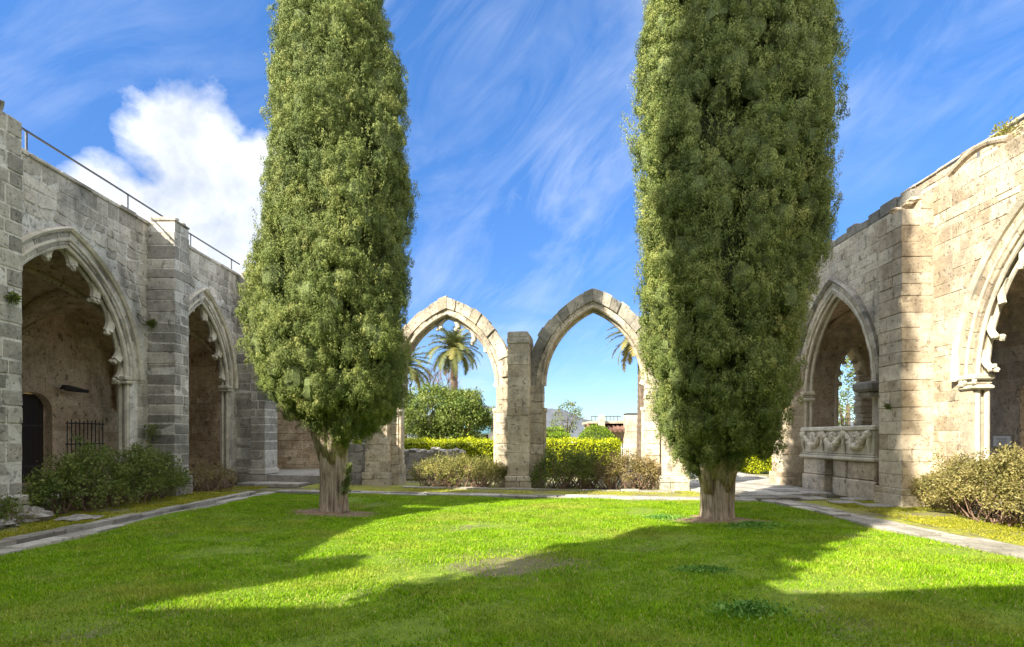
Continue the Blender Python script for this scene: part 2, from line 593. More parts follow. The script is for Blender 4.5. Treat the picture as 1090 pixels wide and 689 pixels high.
def rubble_face(mb, F, u0, u1, z0, z1, v, arches=(), grow=0, size=.3):
    """irregular stones: jittered grid cells shrunk to leave mortar"""
    nu, nz = max(1, int((u1 - u0) / (size * 1.3))), max(1, int((z1 - z0) / size))
    P = {}
    for i in range(nu + 1):
        for k in range(nz + 1):
            ju = 0 if i in (0, nu) else random.uniform(-.36, .36)
            jz = 0 if k in (0, nz) else random.uniform(-.36, .36)
            st = .5 if (k % 2 and 0 < i < nu) else 0
            P[i, k] = (u0 + (i + ju + st * .6) * (u1 - u0) / nu, z0 + (k + jz) * (z1 - z0) / nz)
    for i in range(nu):
        for k in range(nz):
            q = [P[i, k], P[i + 1, k], P[i + 1, k + 1], P[i, k + 1]]
            bad = False
            for A in arches:
                for (u, z) in q:
                    if z < A.apex_z(grow) and abs(u - A.c) < A.half_at(z, grow): bad = True
            if bad: continue
            cu, cz = sum(a[0] for a in q) / 4, sum(a[1] for a in q) / 4
            out = []
            for e in range(4):
                a, b = q[e], q[(e + 1) % 4]
                for t in (.14, .86):
                    out.append((a[0] + (b[0] - a[0]) * t, a[1] + (b[1] - a[1]) * t))
            s1, s2 = random.uniform(.86, .95), random.uniform(.74, .86)
            pr = random.uniform(.006, .03)
            A_ = [F(cu + (u - cu) * s1, v, cz + (z - cz) * s1) for (u, z) in out]
            B_ = [F(cu + (u - cu) * s2, v + pr, cz + (z - cz) * s2) for (u, z) in out]
            mb.add(A_ + B_, [tuple(range(8, 16))] + [(n, (n + 1) % 8, 8 + (n + 1) % 8, 8 + n) for n in range(8)], random.random())


def voussoirs(mb, F, A, r0, r1, v0, v1, n, gap=.006, jit=.006, skip=()):
    moulding(mb, F, A, 0, 0, [(r0 + .025, v0 + .025), (r1 - .03, v0 + .025), (r1 - .03, v1 - .02), (r0 + .025, v1 - .02)], 16, var=.7)
    for side in (-1, 1):
        for i in range(n):
            if (side, i) in skip: continue
            t0, t1 = i / n + gap / 3, (i + 1) / n - gap / 3
            var = random.random()
            d = random.uniform(-jit, jit) * 2
            dr = random.uniform(-jit, jit) * 2
            sub = 2
            rows = []
            for s in range(sub + 1):
                t = t0 + (t1 - t0) * s / sub
                b = .012
                pin, pout = A.arc(r0, side, t), A.arc(r1 + dr, side, t)
                pin2, pout2 = A.arc(r0 + b, side, t), A.arc(r1 + dr - b, side, t)
                rows.append([F(pin[0], v0 + b, pin[1]), F(pin2[0], v0, pin2[1]), F(pout2[0], v0, pout2[1]), F(pout[0], v0 + b, pout[1]),
                             F(pout[0], v1 + d - b, pout[1]), F(pout2[0], v1 + d, pout2[1]), F(pin2[0], v1 + d, pin2[1]), F(pin[0], v1 + d - b, pin[1])])
            mb.sweep(rows, var, closed=True)


def moulding(mb, F, A, r, v, prof, n=18, base=None, var=None):
    """sweep a closed profile [(dr, dv)] along the arch"""
    pts0 = {dr: A.path(r + dr, n, base) for dr in {p[0] for p in prof}}
    cnt = len(A.path(r, n, base))
    rows = [[F(pts0[dr][i][0], v + dv, pts0[dr][i][1]) for (dr, dv) in prof] for i in range(cnt)]
    mb.sweep(rows, var, closed=True)


def rollprof(rad, n=8):
    return [(rad * math.cos(2 * PI * k / n), rad * math.sin(2 * PI * k / n)) for k in range(n)]


def cusp(parent, *a, **k):
    mb = MB()
    cusp_mesh(mb, *a, **k)
    return mb.build('tracery_cusp', M['carved'], parent)


def cusp_mesh(mb, F, A, side, t, size, v, width=.14, flip=1, broken=1.0):
    """a curved stone cusp of broken tracery springing from the soffit of an arch"""
    u, z = A.arc(-.02, side, t)
    u2, z2 = A.arc(-.02, side, min(1, t + .02))
    tx, tz = u2 - u, z2 - z
    l = math.hypot(tx, tz) or 1
    tx, tz = tx / l, tz / l
    nx, nz = A.c - u, -.35
    # inward normal
    nx, nz = (-tz, tx) if side > 0 else (tz, -tx)
    var = random.random()
    rows = []
    N = 9
    cu, cz = u, z
    for i in range(N + 1):
        s = i / N * broken
        ang = -.12 + s * 1.25
        dirx, dirz = math.cos(ang) * -flip * tx + math.sin(ang) * nx, math.cos(ang) * -flip * tz + math.sin(ang) * nz
        if i:
            cu, cz = cu + dirx * size / N, cz + dirz * size / N
        th = width * (.85 + .35 * s)
        px, pz = -dirz, dirx
        w2 = min(.11, width * .7)
        rows.append([F(cu + px * th * .5, v - w2 * .5, cz + pz * th * .5), F(cu + px * th * .2, v - w2, cz + pz * th * .2),
                     F(cu - px * th * .5, v - w2 * .4, cz - pz * th * .5), F(cu - px * th * .5, v + w2 * .4, cz - pz * th * .5),
                     F(cu + px * th * .2, v + w2, cz + pz * th * .2), F(cu + px * th * .5, v + w2 * .5, cz + pz * th * .5)])
        end = (cu + nx * .03, cz + nz * .03)
    mb.sweep(rows, var, closed=True)
    if broken > .9:
        for q in range(5):
            mb.blob(F(end[0] + random.uniform(-.07, .07), v + random.uniform(-.08, .08), end[1] + random.uniform(-.05, .04)), random.uniform(.04, .065), 8, .5, var)


def buttress(mb, F, u0, u1, v1, z1, plinth=.5, v0=-.12, setoffs=((3.0, .06),), rag=.0, g=.011, bev=.015):
    """coursed ashlar pier, corner stones of changing length; setoffs narrow it above a height"""
    z = 0
    while z < z1 - .02:
        h = random.uniform(.24, .37)
        if z < plinth and z + h > plinth - .1: h = plinth - z
        if z + h > z1 - .14: h = z1 - z
        e = .07 if z + h <= plinth + .01 else 0
        vv = v1 + e
        for (zz, d) in setoffs:
            if z >= zz: vv -= d
        w = u1 - u0 + 2 * e
        a, b = u0 - e, u1 + e
        r = lambda: random.uniform(-rag, rag)
        if w > .5 and random.random() < .8:
            c = a + w * random.uniform(.34, .66)
            mb.stone(F, a + r(), c - g, v0, vv + r(), z + g, z + h - g, b=bev)
            mb.stone(F, c + g, b + r(), v0, vv + r(), z + g, z + h - g, b=bev)
        else:
            mb.stone(F, a + r(), b + r(), v0, vv + r(), z + g, z + h - g, b=bev)
        z += h
    # mortar core
    e = .008
    mb.use(1)
    mb.box(F, u0 + e, u1 - e, v0, v1 - sum(d for _, d in setoffs) - e, 0, z1 - .02, .8)
    mb.use(0)


def vault(mb, ribs, F, ua, ub, va, vb, spring, rise, n=18):
    hu, hv = (ub - ua) / 2, (vb - va) / 2
    A1 = Arch((ua + ub) / 2, hu, spring, spring + rise)
    A2 = Arch((va + vb) / 2, hv, spring, spring + rise * .93)
    def prof(A, x):
        d = abs(x - A.c)
        q = A.R ** 2 - (d + A.R - A.a) ** 2
        return math.sqrt(max(0, q))
    H = lambda u, v: spring + max(prof(A1, u), prof(A2, v))
    rows = []
    for i in range(n + 1):
        u = ua + (ub - ua) * i / n
        rows.append([F(u, va + (vb - va) * k / n, H(u, va + (vb - va) * k / n)) for k in range(n + 1)])
    mb.sweep(rows, .5)
    for d in (0, 1):
        pts = []
        for i in range(13):
            t = i / 12
            u = ua + (ub - ua) * t
            v = va + (vb - va) * (t if d == 0 else 1 - t)
            pts.append(F(u, v, H(u, v) - .03))
        ribs.tube(pts, .09, 6)


# ------------------------------------------------------------------ the sun
SUN_AZ = math.radians(44)             # direction of travel, measured from +X towards +Y
SUN_EL = math.radians(36.5)

# ------------------------------------------------------------------ ground, lawn, kerbs
g = MB()
R_ = 6000
g.add([(-R_, -R_, -.06), (R_, -R_, -.06), (R_, R_, -.06), (-R_, R_, -.06)], [(0, 1, 2, 3)], .5)
tag(g.build('ground', M['ground']), kind='structure')

LK = [(-6.98, -1.2), (-6.97, 4), (-6.93, 9), (-6.86, 15.0)]           # lawn edge on the left
FK = [(-6.9, 15.0), (-3.5, 14.35), (0, 13.7), (3.2, 13.25), (5.9, 12.95)]
RK = [(5.9, 12.95), (6.05, 11.8), (6.2, 9.0), (6.45, 6.8), (6.75, -1.2)]
lawn_poly = LK + FK[1:] + RK[1:]


def inside_lawn(x, y):
    xl = np.interp(y, [-1.2, 4, 9, 15], [-6.98, -6.97, -6.93, -6.86])
    xr = np.interp(y, [-1.2, 6.8, 9, 11.8, 12.95], [6.75, 6.45, 6.2, 6.05, 5.9])
    yf = np.interp(x, [-6.9, -3.5, 0, 3.2, 5.9], [15, 14.35, 13.7, 13.25, 12.95])
    return (x > xl) & (x < xr) & (y < yf)


def lawn_h(x, y):
    return .03 * np.sin(x * .9 + 1) * np.sin(y * .7) + .018 * np.sin(x * 2.3 + y * 1.7) + .02


# lawn soil sheet
nx, ny = 90, 100
mb = MB()
xs, ys = np.linspace(-7.2, 6.9, nx), np.linspace(-1.2, 15.1, ny)
vs = [(x, y, float(lawn_h(x, y))) for y in ys for x in xs]
fs = []
for k in range(ny - 1):
    for i in range(nx - 1):
        cx_, cy_ = (xs[i] + xs[i + 1]) / 2, (ys[k] + ys[k + 1]) / 2
        xx = np.array([cx_, cx_ - .12, cx_ + .12, cx_]); yy = np.array([cy_, cy_, cy_, cy_ - .1])
        if inside_lawn(xx, yy).any():
            q = k * nx + i
            fs.append((q, q + 1, q + nx + 1, q + nx))
mb.add(vs, fs, .5)
tag(mb.build('lawn', M['turf'], smooth=True), kind='structure')

# grass blades
BARE = [(-3.94, 11.1, .95, .62), (3.85, 10.2, .85, .55)]
N = 800000
# density falls with distance, in proportion to what the eye resolves
yy = 2.6 + (15.1 - 2.6) * rng.random(N) ** 1.35
xx = rng.uniform(-7.1, 6.7, N)
k = inside_lawn(xx, yy) & (np.abs(xx) < yy * 1.25 + 1.5)
for (bx, by, ra, rb) in BARE:
    k &= ~((((xx - bx) / ra) ** 2 + ((yy - by) / rb) ** 2 < rng.uniform(.2, 1.5, N)))
def vnoise(x, y, s, seed):
    q = np.sin(x * s * 1.7 + seed) + np.sin(y * s * 2.1 + seed * 2 + x * s * .6) + np.sin((x + y) * s * 1.1 + seed * 3) + np.sin((x - 1.6 * y) * s * 2.3 + seed)
    return q / 4
thin = vnoise(xx, yy, 1.1, 3.1) + .35 * vnoise(xx, yy, 4.3, 1.2) + 1.25 * np.exp(-((xx - .0) / .95) ** 2 - ((yy - 6.75) / .6) ** 2) * rng.uniform(.3, 1.2, len(xx))
k &= rng.random(N) < np.clip(1.05 - .75 * np.clip(thin - .18, 0, 1) * 2, 0.1, 1)
xx, yy, thin = xx[k], yy[k], thin[k]
n = len(xx)
hgt = rng.uniform(.016, .042, n) * (1 + .55 * np.clip(vnoise(xx, yy, 2.7, 5.), -.6, 1)) * (1 - .3 * np.clip(thin, 0, 1))
ang = rng.uniform(0, 2 * PI, n)
wd = rng.uniform(.003, .0065, n) * (1 + .05 * yy)
base = np.stack([xx, yy, lawn_h(xx, yy) - .004], 1)
side = np.stack([np.cos(ang), np.sin(ang), np.zeros(n)], 1) * wd[:, None]
lean = np.stack([np.cos(ang + 1.6), np.sin(ang + 1.6), np.zeros(n)], 1) * (hgt * rng.uniform(.2, 1.1, n))[:, None]
top = base + lean + np.stack([np.zeros(n), np.zeros(n), hgt], 1)
V = np.stack([base - side, base + side, top], 1).reshape(-1, 3)
tag(quads_mesh('grass', V, 3, M['grass'], np.where(rng.random(n) < .04, 1, np.clip(rng.normal(.48, .2, n), 0, .92))), kind='stuff')


def offset_line(pts, d):
    out = []
    for i, p in enumerate(pts):
        a, b = Vector(pts[max(i - 1, 0)]), Vector(pts[min(i + 1, len(pts) - 1)])
        t = (b - a).normalized()
        out.append((p[0] - t.y * d, p[1] + t.x * d))
    return out


def along(pts, s):
    for i in range(len(pts) - 1):
        a, b = Vector(pts[i]), Vector(pts[i + 1])
        l = (b - a).length
        if s <= l or i == len(pts) - 2:
            t = (b - a).normalized()
            return a + t * s, t
        s -= l


def length(pts):
    return sum((Vector(pts[i + 1]) - Vector(pts[i])).length for i in range(len(pts) - 1))


def kerb_run(mb, pts, d0, d1, z0, z1, lens=(.45, .95)):
    s, L = 0, length(pts)
    while s < L - .05:
        l = min(random.uniform(*lens), L - s)
        (a, t), (b, t2) = along(pts, s + .006), along(pts, s + l - .006)
        na, nb = Vector((-t.y, t.x)), Vector((-t2.y, t2.x))
        j = lambda: random.uniform(-.018, .018)
        e0, e1 = d0 + j(), d1 + j()
        zt = z1 + random.uniform(-.016, .016)
        P = [a + na * e0, b + nb * e0, b + nb * e1, a + na * e1]
        c = sum(P, Vector((0, 0))) / 4
        lo = [(p.x, p.y, z0) for p in P]
        mid = [(p.x, p.y, zt - .02 + j() * .5) for p in P]
        tp = [((p.x - c.x) * .955 + c.x, (p.y - c.y) * .955 + c.y, zt + j() * .4) for p in P]
        fs = [(8, 9, 10, 11)]
        for r in (0, 4):
            for q in range(4):
                fs.append((r + q, r + (q + 1) % 4, r + 4 + (q + 1) % 4, r + 4 + q))
        mb.add(lo + mid + tp, fs)
        s += l


kb = MB()
kerb_run(kb, LK, 0.0, .3, -.12, .04)
kerb_run(kb, LK, .52, .74, -.12, .075)
kerb_run(kb, [(-6.95, 15.02)] + FK[1:], .02, .3, -.08, .06)
kerb_run(kb, [(-6.95, 15.02)] + FK[1:], .32, .6, -.08, .06)
kerb_run(kb, RK, .0, .36, -.08, .065)
kerb_run(kb, RK, .4, .72, -.08, .05)
kerb_run(kb, [(-3.6, 16.25), (.5, 15.55), (4.4, 14.95)], 0, .3, -.08, .07)
tag(kb.build('kerb', M['paving']), kind='structure')

ch = MB()
o0, o1 = offset_line(LK, .28), offset_line(LK, .54)
ch.sweep([[(x, y, -.04) for (x, y) in o0], [(x, y, -.04) for (x, y) in o1]], .5)
o0, o1 = offset_line(FK, .0), offset_line(FK, .6)
ch.sweep([[(x, y, .0) for (x, y) in o0], [(x, y, .0) for (x, y) in o1]], .5)
o0, o1 = offset_line(RK, .02), offset_line(RK, .7)
ch.sweep([[(x, y, .0) for (x, y) in o0], [(x, y, .0) for (x, y) in o1]], .5)
tag(ch.build('drain_channel', M['channel']), kind='structure')

vg = MB()
o0 = offset_line(LK, .73)
vg.sweep([[(x, y, .03) for (x, y) in o0], [(-9.75, y, .06) for (x, y) in o0]], .5)
o0 = offset_line(FK, .59)
vg.sweep([[(x, y, .02) for (x, y) in o0], [(x, 17.3 - .16 * x, .03) for (x, y) in o0]], .5)
o0 = offset_line(RK, .71)
vg.sweep([[(x, y, .02) for (x, y) in o0], [(9.2, y, .05) for (x, y) in o0]], .5)
tag(vg.build('verge', M['moss']), kind='structure')

# moss and short grass growing on the verges
pts = []
for (n, x0, x1, y0, y1) in ((34000, -9.3, -7.68, 7, 16.5), (26000, 7.2, 9.0, 5.5, 13), (15000, -6, 5.5, 14.2, 16.3)):
    x, y = rng.uniform(x0, x1, n), rng.uniform(y0, y1, n)
    k = vnoise(x, y, 1.4, 2.2) + .4 * vnoise(x, y, 5, .7) > rng.uniform(-.5, .6, n)
    if y0 > 14:
        k &= (y > 14.35 - .17 * x) & (y < 15.9 - .17 * x)
    pts.append(np.stack([x[k], y[k]], 1))
P2 = np.concatenate(pts)
n = len(P2)
c3 = np.stack([P2[:, 0], P2[:, 1], np.full(n, .055)], 1)
d3 = rng.normal(size=(n, 3)) * .6 + np.array([0, 0, 1.0])
tag(quads_mesh('verge_grass', leaf_quads(c3, d3, rng.uniform(.02, .05, n), .014), 4, M['moss_blades'], rng.random(n)), kind='stuff')

# paved paths: at the left corner and out through the ruined bay on the right
pv = MB()
FI = frame((0, 0, 0), (1, 0, 0), (0, 1, 0))


def flags(mb, x0, x1, y0, y1, z, lens=(.5, .9), rows=(.4, .6), keep=None, skew=0):
    y = y0
    while y < y1 - .05:
        h = min(random.uniform(*rows), y1 - y)
        x = x0
        while x < x1 - .05:
            w = min(random.uniform(*lens), x1 - x)
            if keep is None or keep(x + w / 2, y + h / 2):
                zz = z + random.uniform(-.012, .012)
                sy = skew * (x + w / 2)
                mb.stone(FI, x + .006, x + w - .006, y + sy + .006, y + h + sy - .006, -.05, zz, b=.012)
            x += w
        y += h


flags(pv, -9.2, -6.95, 15.9, 18.2, .09, skew=-.16, keep=lambda x, y: y - .16 * x > 15.4)
flags(pv, 5.0, 8.6, 13.4, 17.2, .065, keep=lambda x, y: y > 13.1 + .25 * (8 - x) and not (x > 7.2 and y < 14.6))
flags(pv, 4.4, 9.6, 17.2, 30, .06)
for (x, y) in ((7.4, 12.3), (7.75, 11.7), (7.1, 13.1), (8.1, 12.9)):
    pv.stone(FI, x, x + .6, y, y + .5, -.03, .07, b=.02)
tag(pv.build('path', M['paving']), kind='structure')

# ------------------------------------------------------------------ left arcade
FL = frame((-9.72, 0, 0), (0, 1, 0), (1, 0, 0))
left = thing('cloister_arcade', (-9.72, 11, 0), 'shaded grey stone arcade on the left, with cusped pointed arches and a dark doorway inside', 'arcade')
L1 = Arch(11.44, 1.83, 3.05, 5.75)
L2 = Arch(16.35, 1.5, 3.25, 5.8)
L0 = Arch(6.9, 1.75, 3.05, 5.75)
Lm = Arch(2.3, 1.75, 3.05, 5.75)
la = [Lm, L0, L1, L2]
LTOP = 7.15
wb = MB()
wall_base(wb, FL, -.6, 19.2, 0, LTOP, la, -.32, 0)
sk = lambda u, z: u < 4.5
bl = wb.use(1)
ashlar(bl, FL, -1.5, 19.0, 0, 3.1, la, .26, 0, skip=sk)
ashlar(bl, FL, -1.5, 19.0, 6.55, LTOP - .01, [], 0, 0, lens=(.3, .6), skip=sk)
rb = wb
rubble_face(rb, FL, 4.5, 19.0, 3.1, 6.55, 0, la, .34, .26)
cp = wb
u = 4.5
while u < 19.0:
    w = random.uniform(.5, .9)
    cp.stone(FL, u + .004, min(u + w, 19.1) - .004, -.78, .05 + random.uniform(-.02, .02), LTOP, LTOP + .09 + random.uniform(-.015, .02))
    u += w
wb.build('wall', [M['mortar_left'], M['stone_left']], left)
for (u0, u1, v1, z1, lab) in ((-.75, -.1, .5, 7.45, None), (8.95, 9.63, .72, 7.3, None), (13.9, 14.5, .72, 7.25, None), (18.3, 19.15, .57, 7.2, None), (4.3, 4.9, .72, 7.4, None)):
    bt = MB()
    buttress(bt, FL, u0, u1, v1, z1, plinth=.55, setoffs=(), rag=.012)
    b_ = bt.build('buttress', [M['stone_buttress'], M['mortar_left']], left)
    cs = MB()
    if z1 == 7.3:
        for q in range(9):
            cs.blob(FL(random.uniform(u0, u1), random.uniform(.05, .72), z1 + random.uniform(-.02, .1)), (random.uniform(.1, .22), random.uniform(.1, .22), random.uniform(.06, .14)), 10, .5)
    else:
        for q in range(4):
            a = u0 + (u1 - u0) * q / 4
            cs.stone(FL, a, a + (u1 - u0) / 4, random.uniform(0, .2), v1 + .03, z1, z1 + random.uniform(.04, .14), b=.03)
    cs.build('capstone', M['stone_left'], b_)
for A, nv in ((L0, 12), (L1, 12), (L2, 11)):
    vz = MB()
    voussoirs(vz, FL, A, .0, .3, -.1, .028, nv)
    ar = vz.build('arch_ring', M['stone_left'], left)
    hm = MB()
    moulding(hm, FL, A, .26, .03, [(0, -.02), (.1, -.02), (.1, .06), (.06, .1), (.0, .05)])
    hm.build('hood_moulding', M['carved'], ar)
    im = MB()
    moulding(im, FL, A, -.03, -.06, rollprof(.06), base=.5)
    moulding(im, FL, A, -.05, -.2, rollprof(.05), base=.5)
    moulding(im, FL, A, .1, .03, rollprof(.04), base=None)
    for sd in (-1, 1):
        u = A.c + sd * (A.a - .05)
        for (w, z0, z1) in ((.13, A.zs - .14, A.zs - .06), (.16, A.zs - .05, A.zs + .05)):
            im.stone(FL, u - w, u + w, -.29, .06, z0, z1, b=.02)
    im.build('inner_moulding', M['carved'], left)
    for sd in (-1, 1):
        for (t, s) in ((.26, .5), (.5, .55), (.72, .5), (.95, .42)):
            cusp(left, FL, A, sd, t + random.uniform(-.03, .03), s * random.uniform(.85, 1.1), -.18, .17, 1, random.choice((1, 1, 1, .75)))
        if A is L1:
            cusp(left, FL, A, sd, .08, .4, -.18, .18, 1, 1)

# walk behind: back wall, vaults, roof, floor
bk = MB()
FB = frame((-14.2, 0, 0), (0, 1, 0), (1, 0, 0))
door_arch = Arch(15.55, .62, 2.35, 2.9, .25)
wall_base(bk, FB, -2, 22, 0, 6.6, [door_arch], -.5, 0)
bs_ = bk.use(1)
ashlar(bs_, FB, 8, 22, .2, 5.9, [door_arch], .05, 0, rows=(.3, .45), lens=(.5, 1.0), proud=(.004, .014), gap=.004)
bk.build('back_wall', [M['interior_mortar'], M['interior']], left)
dr = MB()
for i in range(7):
    a = 15.55 - .6 + i * 1.2 / 7
    dr.box(FB, a + .004, a + 1.2 / 7 - .004, -.3, -.25, .25, 2.86, jit=.002)
dd = dr.build('door', M['wood_dark'], left)
for z in (.7, 1.9):
    dh = MB()
    dh.box(FB, 15.0, 16.1, -.25, -.235, z, z + .06)
    dh.build('hinge', M['iron'], dd)
vt, ri, rf, fl = MB(), MB(), MB(), MB()
bays = [(-.0, 4.6), (4.6, 9.3), (9.3, 14.2), (14.2, 18.7), (18.7, 21.6)]
for (a, b) in bays:
    vault(vt, ri, FL, a, b, -4.48, -.3, 3.0, 2.75)
    pts = [FL(a, -4.48 + 4.16 * t, 3.0 + 2.5 * math.sin(PI * t) ** .8) for t in [i / 12 for i in range(13)]]
    ri.tube(pts, .12, 8)
    # wall corbels carrying the ribs
    ri.tube([FL(a, -4.42, 2.5), FL(a, -4.36, 2.75), FL(a, -4.3, 3.0), FL(a, -4.28, 3.2)], [.05, .13, .19, .17], 8)
vt.build('vault', M['interior_mortar'], left, smooth=True)
ri.build('vault_ribs', M['interior'], left, smooth=True)
rf.box(FL, -.6, 21.8, -5.0, -.33, 6.62, 6.85, .5)
rf.build('roof', M['mortar_left'], left)
fl.box(FL, -2, 22.4, -4.5, -.0, -.05, .25, .5)
fl.build('floor', M['paving'], left)

# railing along the top of the left arcade
rl = thing('roof_railing', (-10.2, 14, LTOP), 'thin dark metal handrail along the top of the grey left arcade', 'railing')
q = MB()
q.tube([(-10.2, 7.5, 7.95), (-10.2, 13.2, 7.93), (-10.2, 16.2, 7.9), (-10.2, 19.4, 7.9)], .026, 8)
q.build('rail', M['steel'], rl)
for y in (8.2, 11.0, 13.85, 16.5, 18.85):
    q = MB()
    q.tube([(-10.2, y, 7.0), (-10.2, y, 7.92)], .024, 8)
    q.build('post', M['steel'], rl)

# iron fence and spotlight inside
fe = thing('iron_fence', (-13.95, 17.2, .25), 'low dark iron bar fence against the brown back wall beside the dark doorway', 'fence')
q = MB()
for i in range(10):
    y = 16.35 + i * .155
    q.tube([(-13.9, y, .25), (-13.9, y, 2.1 + .05 * (i % 2))], .014, 6)
q.build('bars', M['iron'], fe)
for z in (.5, 1.35, 2.0):
    q = MB()
    q.box(FB, 16.3, 17.8, .285, .315, z, z + .04)
    q.build('rail', M['iron'], fe)
sp = thing('spotlight', (-14.15, 16.4, 3.1), 'small dark spotlight on a bracket on the brown wall right of the dark doorway', 'spotlight')
q = MB()
q.tube([(-14.19, 16.45, 3.1), (-13.9, 16.45, 3.1)], .03, 8)
q.build('bracket', M['iron'], sp)
q = MB()
q.tube([(-13.9, 16.2, 3.12), (-13.9, 16.35, 3.1), (-13.85, 16.5, 3.08), (-13.75, 16.95, 3.04)], [.07, .1, .09, .05], 10)
q.build('lamp_head', M['iron'], sp)

# ------------------------------------------------------------------ right arcade
FR = frame((9.15, 0, 0), (0, 1, 0), (-1, 0, 0))
right = thing('cloister_arcade', (9.15, 11, 0), 'sunlit cream stone arcade on the right with pointed arches around a carved stone chest', 'arcade')
R2 = Arch(15.42, 1.68, 2.95, 5.75)
R1 = Arch(8.95, 1.75, 2.75, 5.85)
R0 = Arch(4.2, 1.75, 2.75, 5.85)
ra_ = [R0, R1, R2]
RTOP = 7.1
wb = MB()
wall_base(wb, FR, -1.5, 17.7, 0, RTOP, ra_, -.35, 0)
skr = lambda u, z: u < 5
bl = wb.use(1)
ashlar(bl, FR, -1.5, 11.7, 0, RTOP - .01, [R0, R1], .3, 0, skip=skr, rows=(.22, .33), lens=(.28, .62), proud=(.002, .014), gap=.003)
wb.use(2)
ashlar(bl, FR, 12.5, 17.7, 0, RTOP - .01, [R2], .3, 0, rows=(.22, .33), lens=(.28, .6), gap=.005)
wb.build('wall', [M['mortar_right'], M['stone_right'], M['stone_far']], right)
# the raised far part of the wall top, ragged
rg = MB()
u = 12.4
while u < 17.6:
    w = random.uniform(.35, .6)
    rg.stone(FR, u, u + w - .01, -.6, .0 + random.uniform(-.03, .02), RTOP, RTOP + random.uniform(.2, .34), b=.03)
    u += w
rg.build('wall_top', M['stone_dark'], right)
sb = MB()
FS = frame((10.25, 0, 0), (0, 1, 0), (-1, 0, 0))
wall_base(sb, FS, 2, 14.2, 6.6, 8.05, [], -.5, 0)
ashlar(sb, FS, 4, 14.2, 6.7, 8.05, [], 0, 0, rows=(.22, .32), lens=(.3, .6))
u = 4
while u < 14.1:
    w = random.uniform(.4, .8)
    sb.stone(FS, u, u + w - .01, -.55, .05, 8.05, 8.05 + random.uniform(.05, .1), b=.02)
    u += w
for (ua, ub, zt) in ((14.2, 14.55, 7.9), (14.55, 14.9, 7.62), (14.9, 15.3, 7.4)):
    sb.stone(FS, ua, ub - .01, -.5, .02, 6.6, zt - .3, b=.03)
    sb.stone(FS, ua, ub - .01, -.48, .0, zt - .29, zt, b=.04)
sb.build('parapet', M['stone_right'], right)
# step of loose stone between wall and parapet
st = MB()
for i in range(16):
    u = 5.5 + i * .42
    st.stone(FR, u, u + .4, -.9, -.05 + random.uniform(-.1, .02), RTOP, RTOP + random.uniform(.03, .16), b=.03)
st.tube([FR(10.0 + .1 * i, -.1, RTOP + .12 + .2 * math.sin(PI * i / 14)) for i in range(15)], .07, 8)
st.build('wall_top', M['stone_right'], right)
for (u0, u1, v1, z1) in ((11.74, 12.5, .67, 6.85), (17.1, 17.8, .65, 4.2), (6.5, 7.1, .67, 7.1)):
    bt = MB()
    buttress(bt, FR, u0, u1, v1, z1, plinth=.45, setoffs=((6.3, .2), (6.6, .2)) if z1 > 6 else (), rag=.008, g=.004, bev=.009)
    b_ = bt.build('buttress', [M['stone_right'], M['mortar_right']], right)
    cs = MB()
    for q in range(5):
        cs.blob(FR(random.uniform(u0 + .1, u1 - .1), random.uniform(.05, .4), z1 + random.uniform(-.03, .05)), (random.uniform(.1, .2), random.uniform(.1, .2), random.uniform(.05, .12)), 10, .5)
    cs.build('capstone', M['stone_right'], b_)
for A, nv in ((R0, 12), (R1, 12), (R2, 11)):
    mt = M['stone_far'] if A is R2 else M['stone_right']
    vz = MB()
    voussoirs(vz, FR, A, .0, .32, -.1, .025, nv)
    ar = vz.build('arch_ring', mt, right)
    hm = MB()
    moulding(hm, FR, A, .3, .03, [(0, -.02), (.12, -.02), (.12, .07), (.07, .12), (.0, .05)])
    hm.build('hood_moulding', M['stone_dark'] if A is R2 else M['carved'], ar)
    im = MB()
    moulding(im, FR, A, -.025, -.08, rollprof(.045), base=.4)
    moulding(im, FR, A, -.05, -.24, rollprof(.05), base=.4)
    moulding(im, FR, A, .12, .03, rollprof(.035))
    for sd in (-1, 1):
        u = A.c + sd * (A.a + .06)
        for (w, z0, z1, v) in ((.22, A.zs - .2, A.zs - .11, .05), (.17, A.zs - .1, A.zs - .02, .03), (.24, A.zs - .01, A.zs + .1, .08)):
            im.stone(FR, u - w, u + w, -.32, v, z0, z1, b=.025)
        for q in range(7):
            im.blob(FR(u + random.uniform(-.18, .18), .05, A.zs - .06 + random.uniform(-.04, .04)), .05, 8, .4)
    im.build('inner_moulding', M['carved'], right)
    if A is not R2:
        for sd in (-1, 1):
            for (t, s) in ((.16, .42), (.34, .5), (.54, .56), (.75, .5), (.95, .4)):
                cusp(right, FR, A, sd, t, s * random.uniform(.85, 1.1), -.18, .1, 1, random.choice((1, 1, .75)))
    else:
        # hooded broken corbel and fragment of tracery on the near jamb
        tr = MB()
        tr.stone(FR, 13.2, 13.95, -.3, .42, 2.75, 3.0, b=.06)
        tr.stone(FR, 13.35, 13.9, -.3, .3, 2.62, 2.76, b=.05)
        tr.build('corbel', M['stone_dark'], right)
        cusp(right, FR, A, -1, .3, .45, -.45, .18)
        cusp(right, FR, A, -1, .55, .4, -.45, .16)


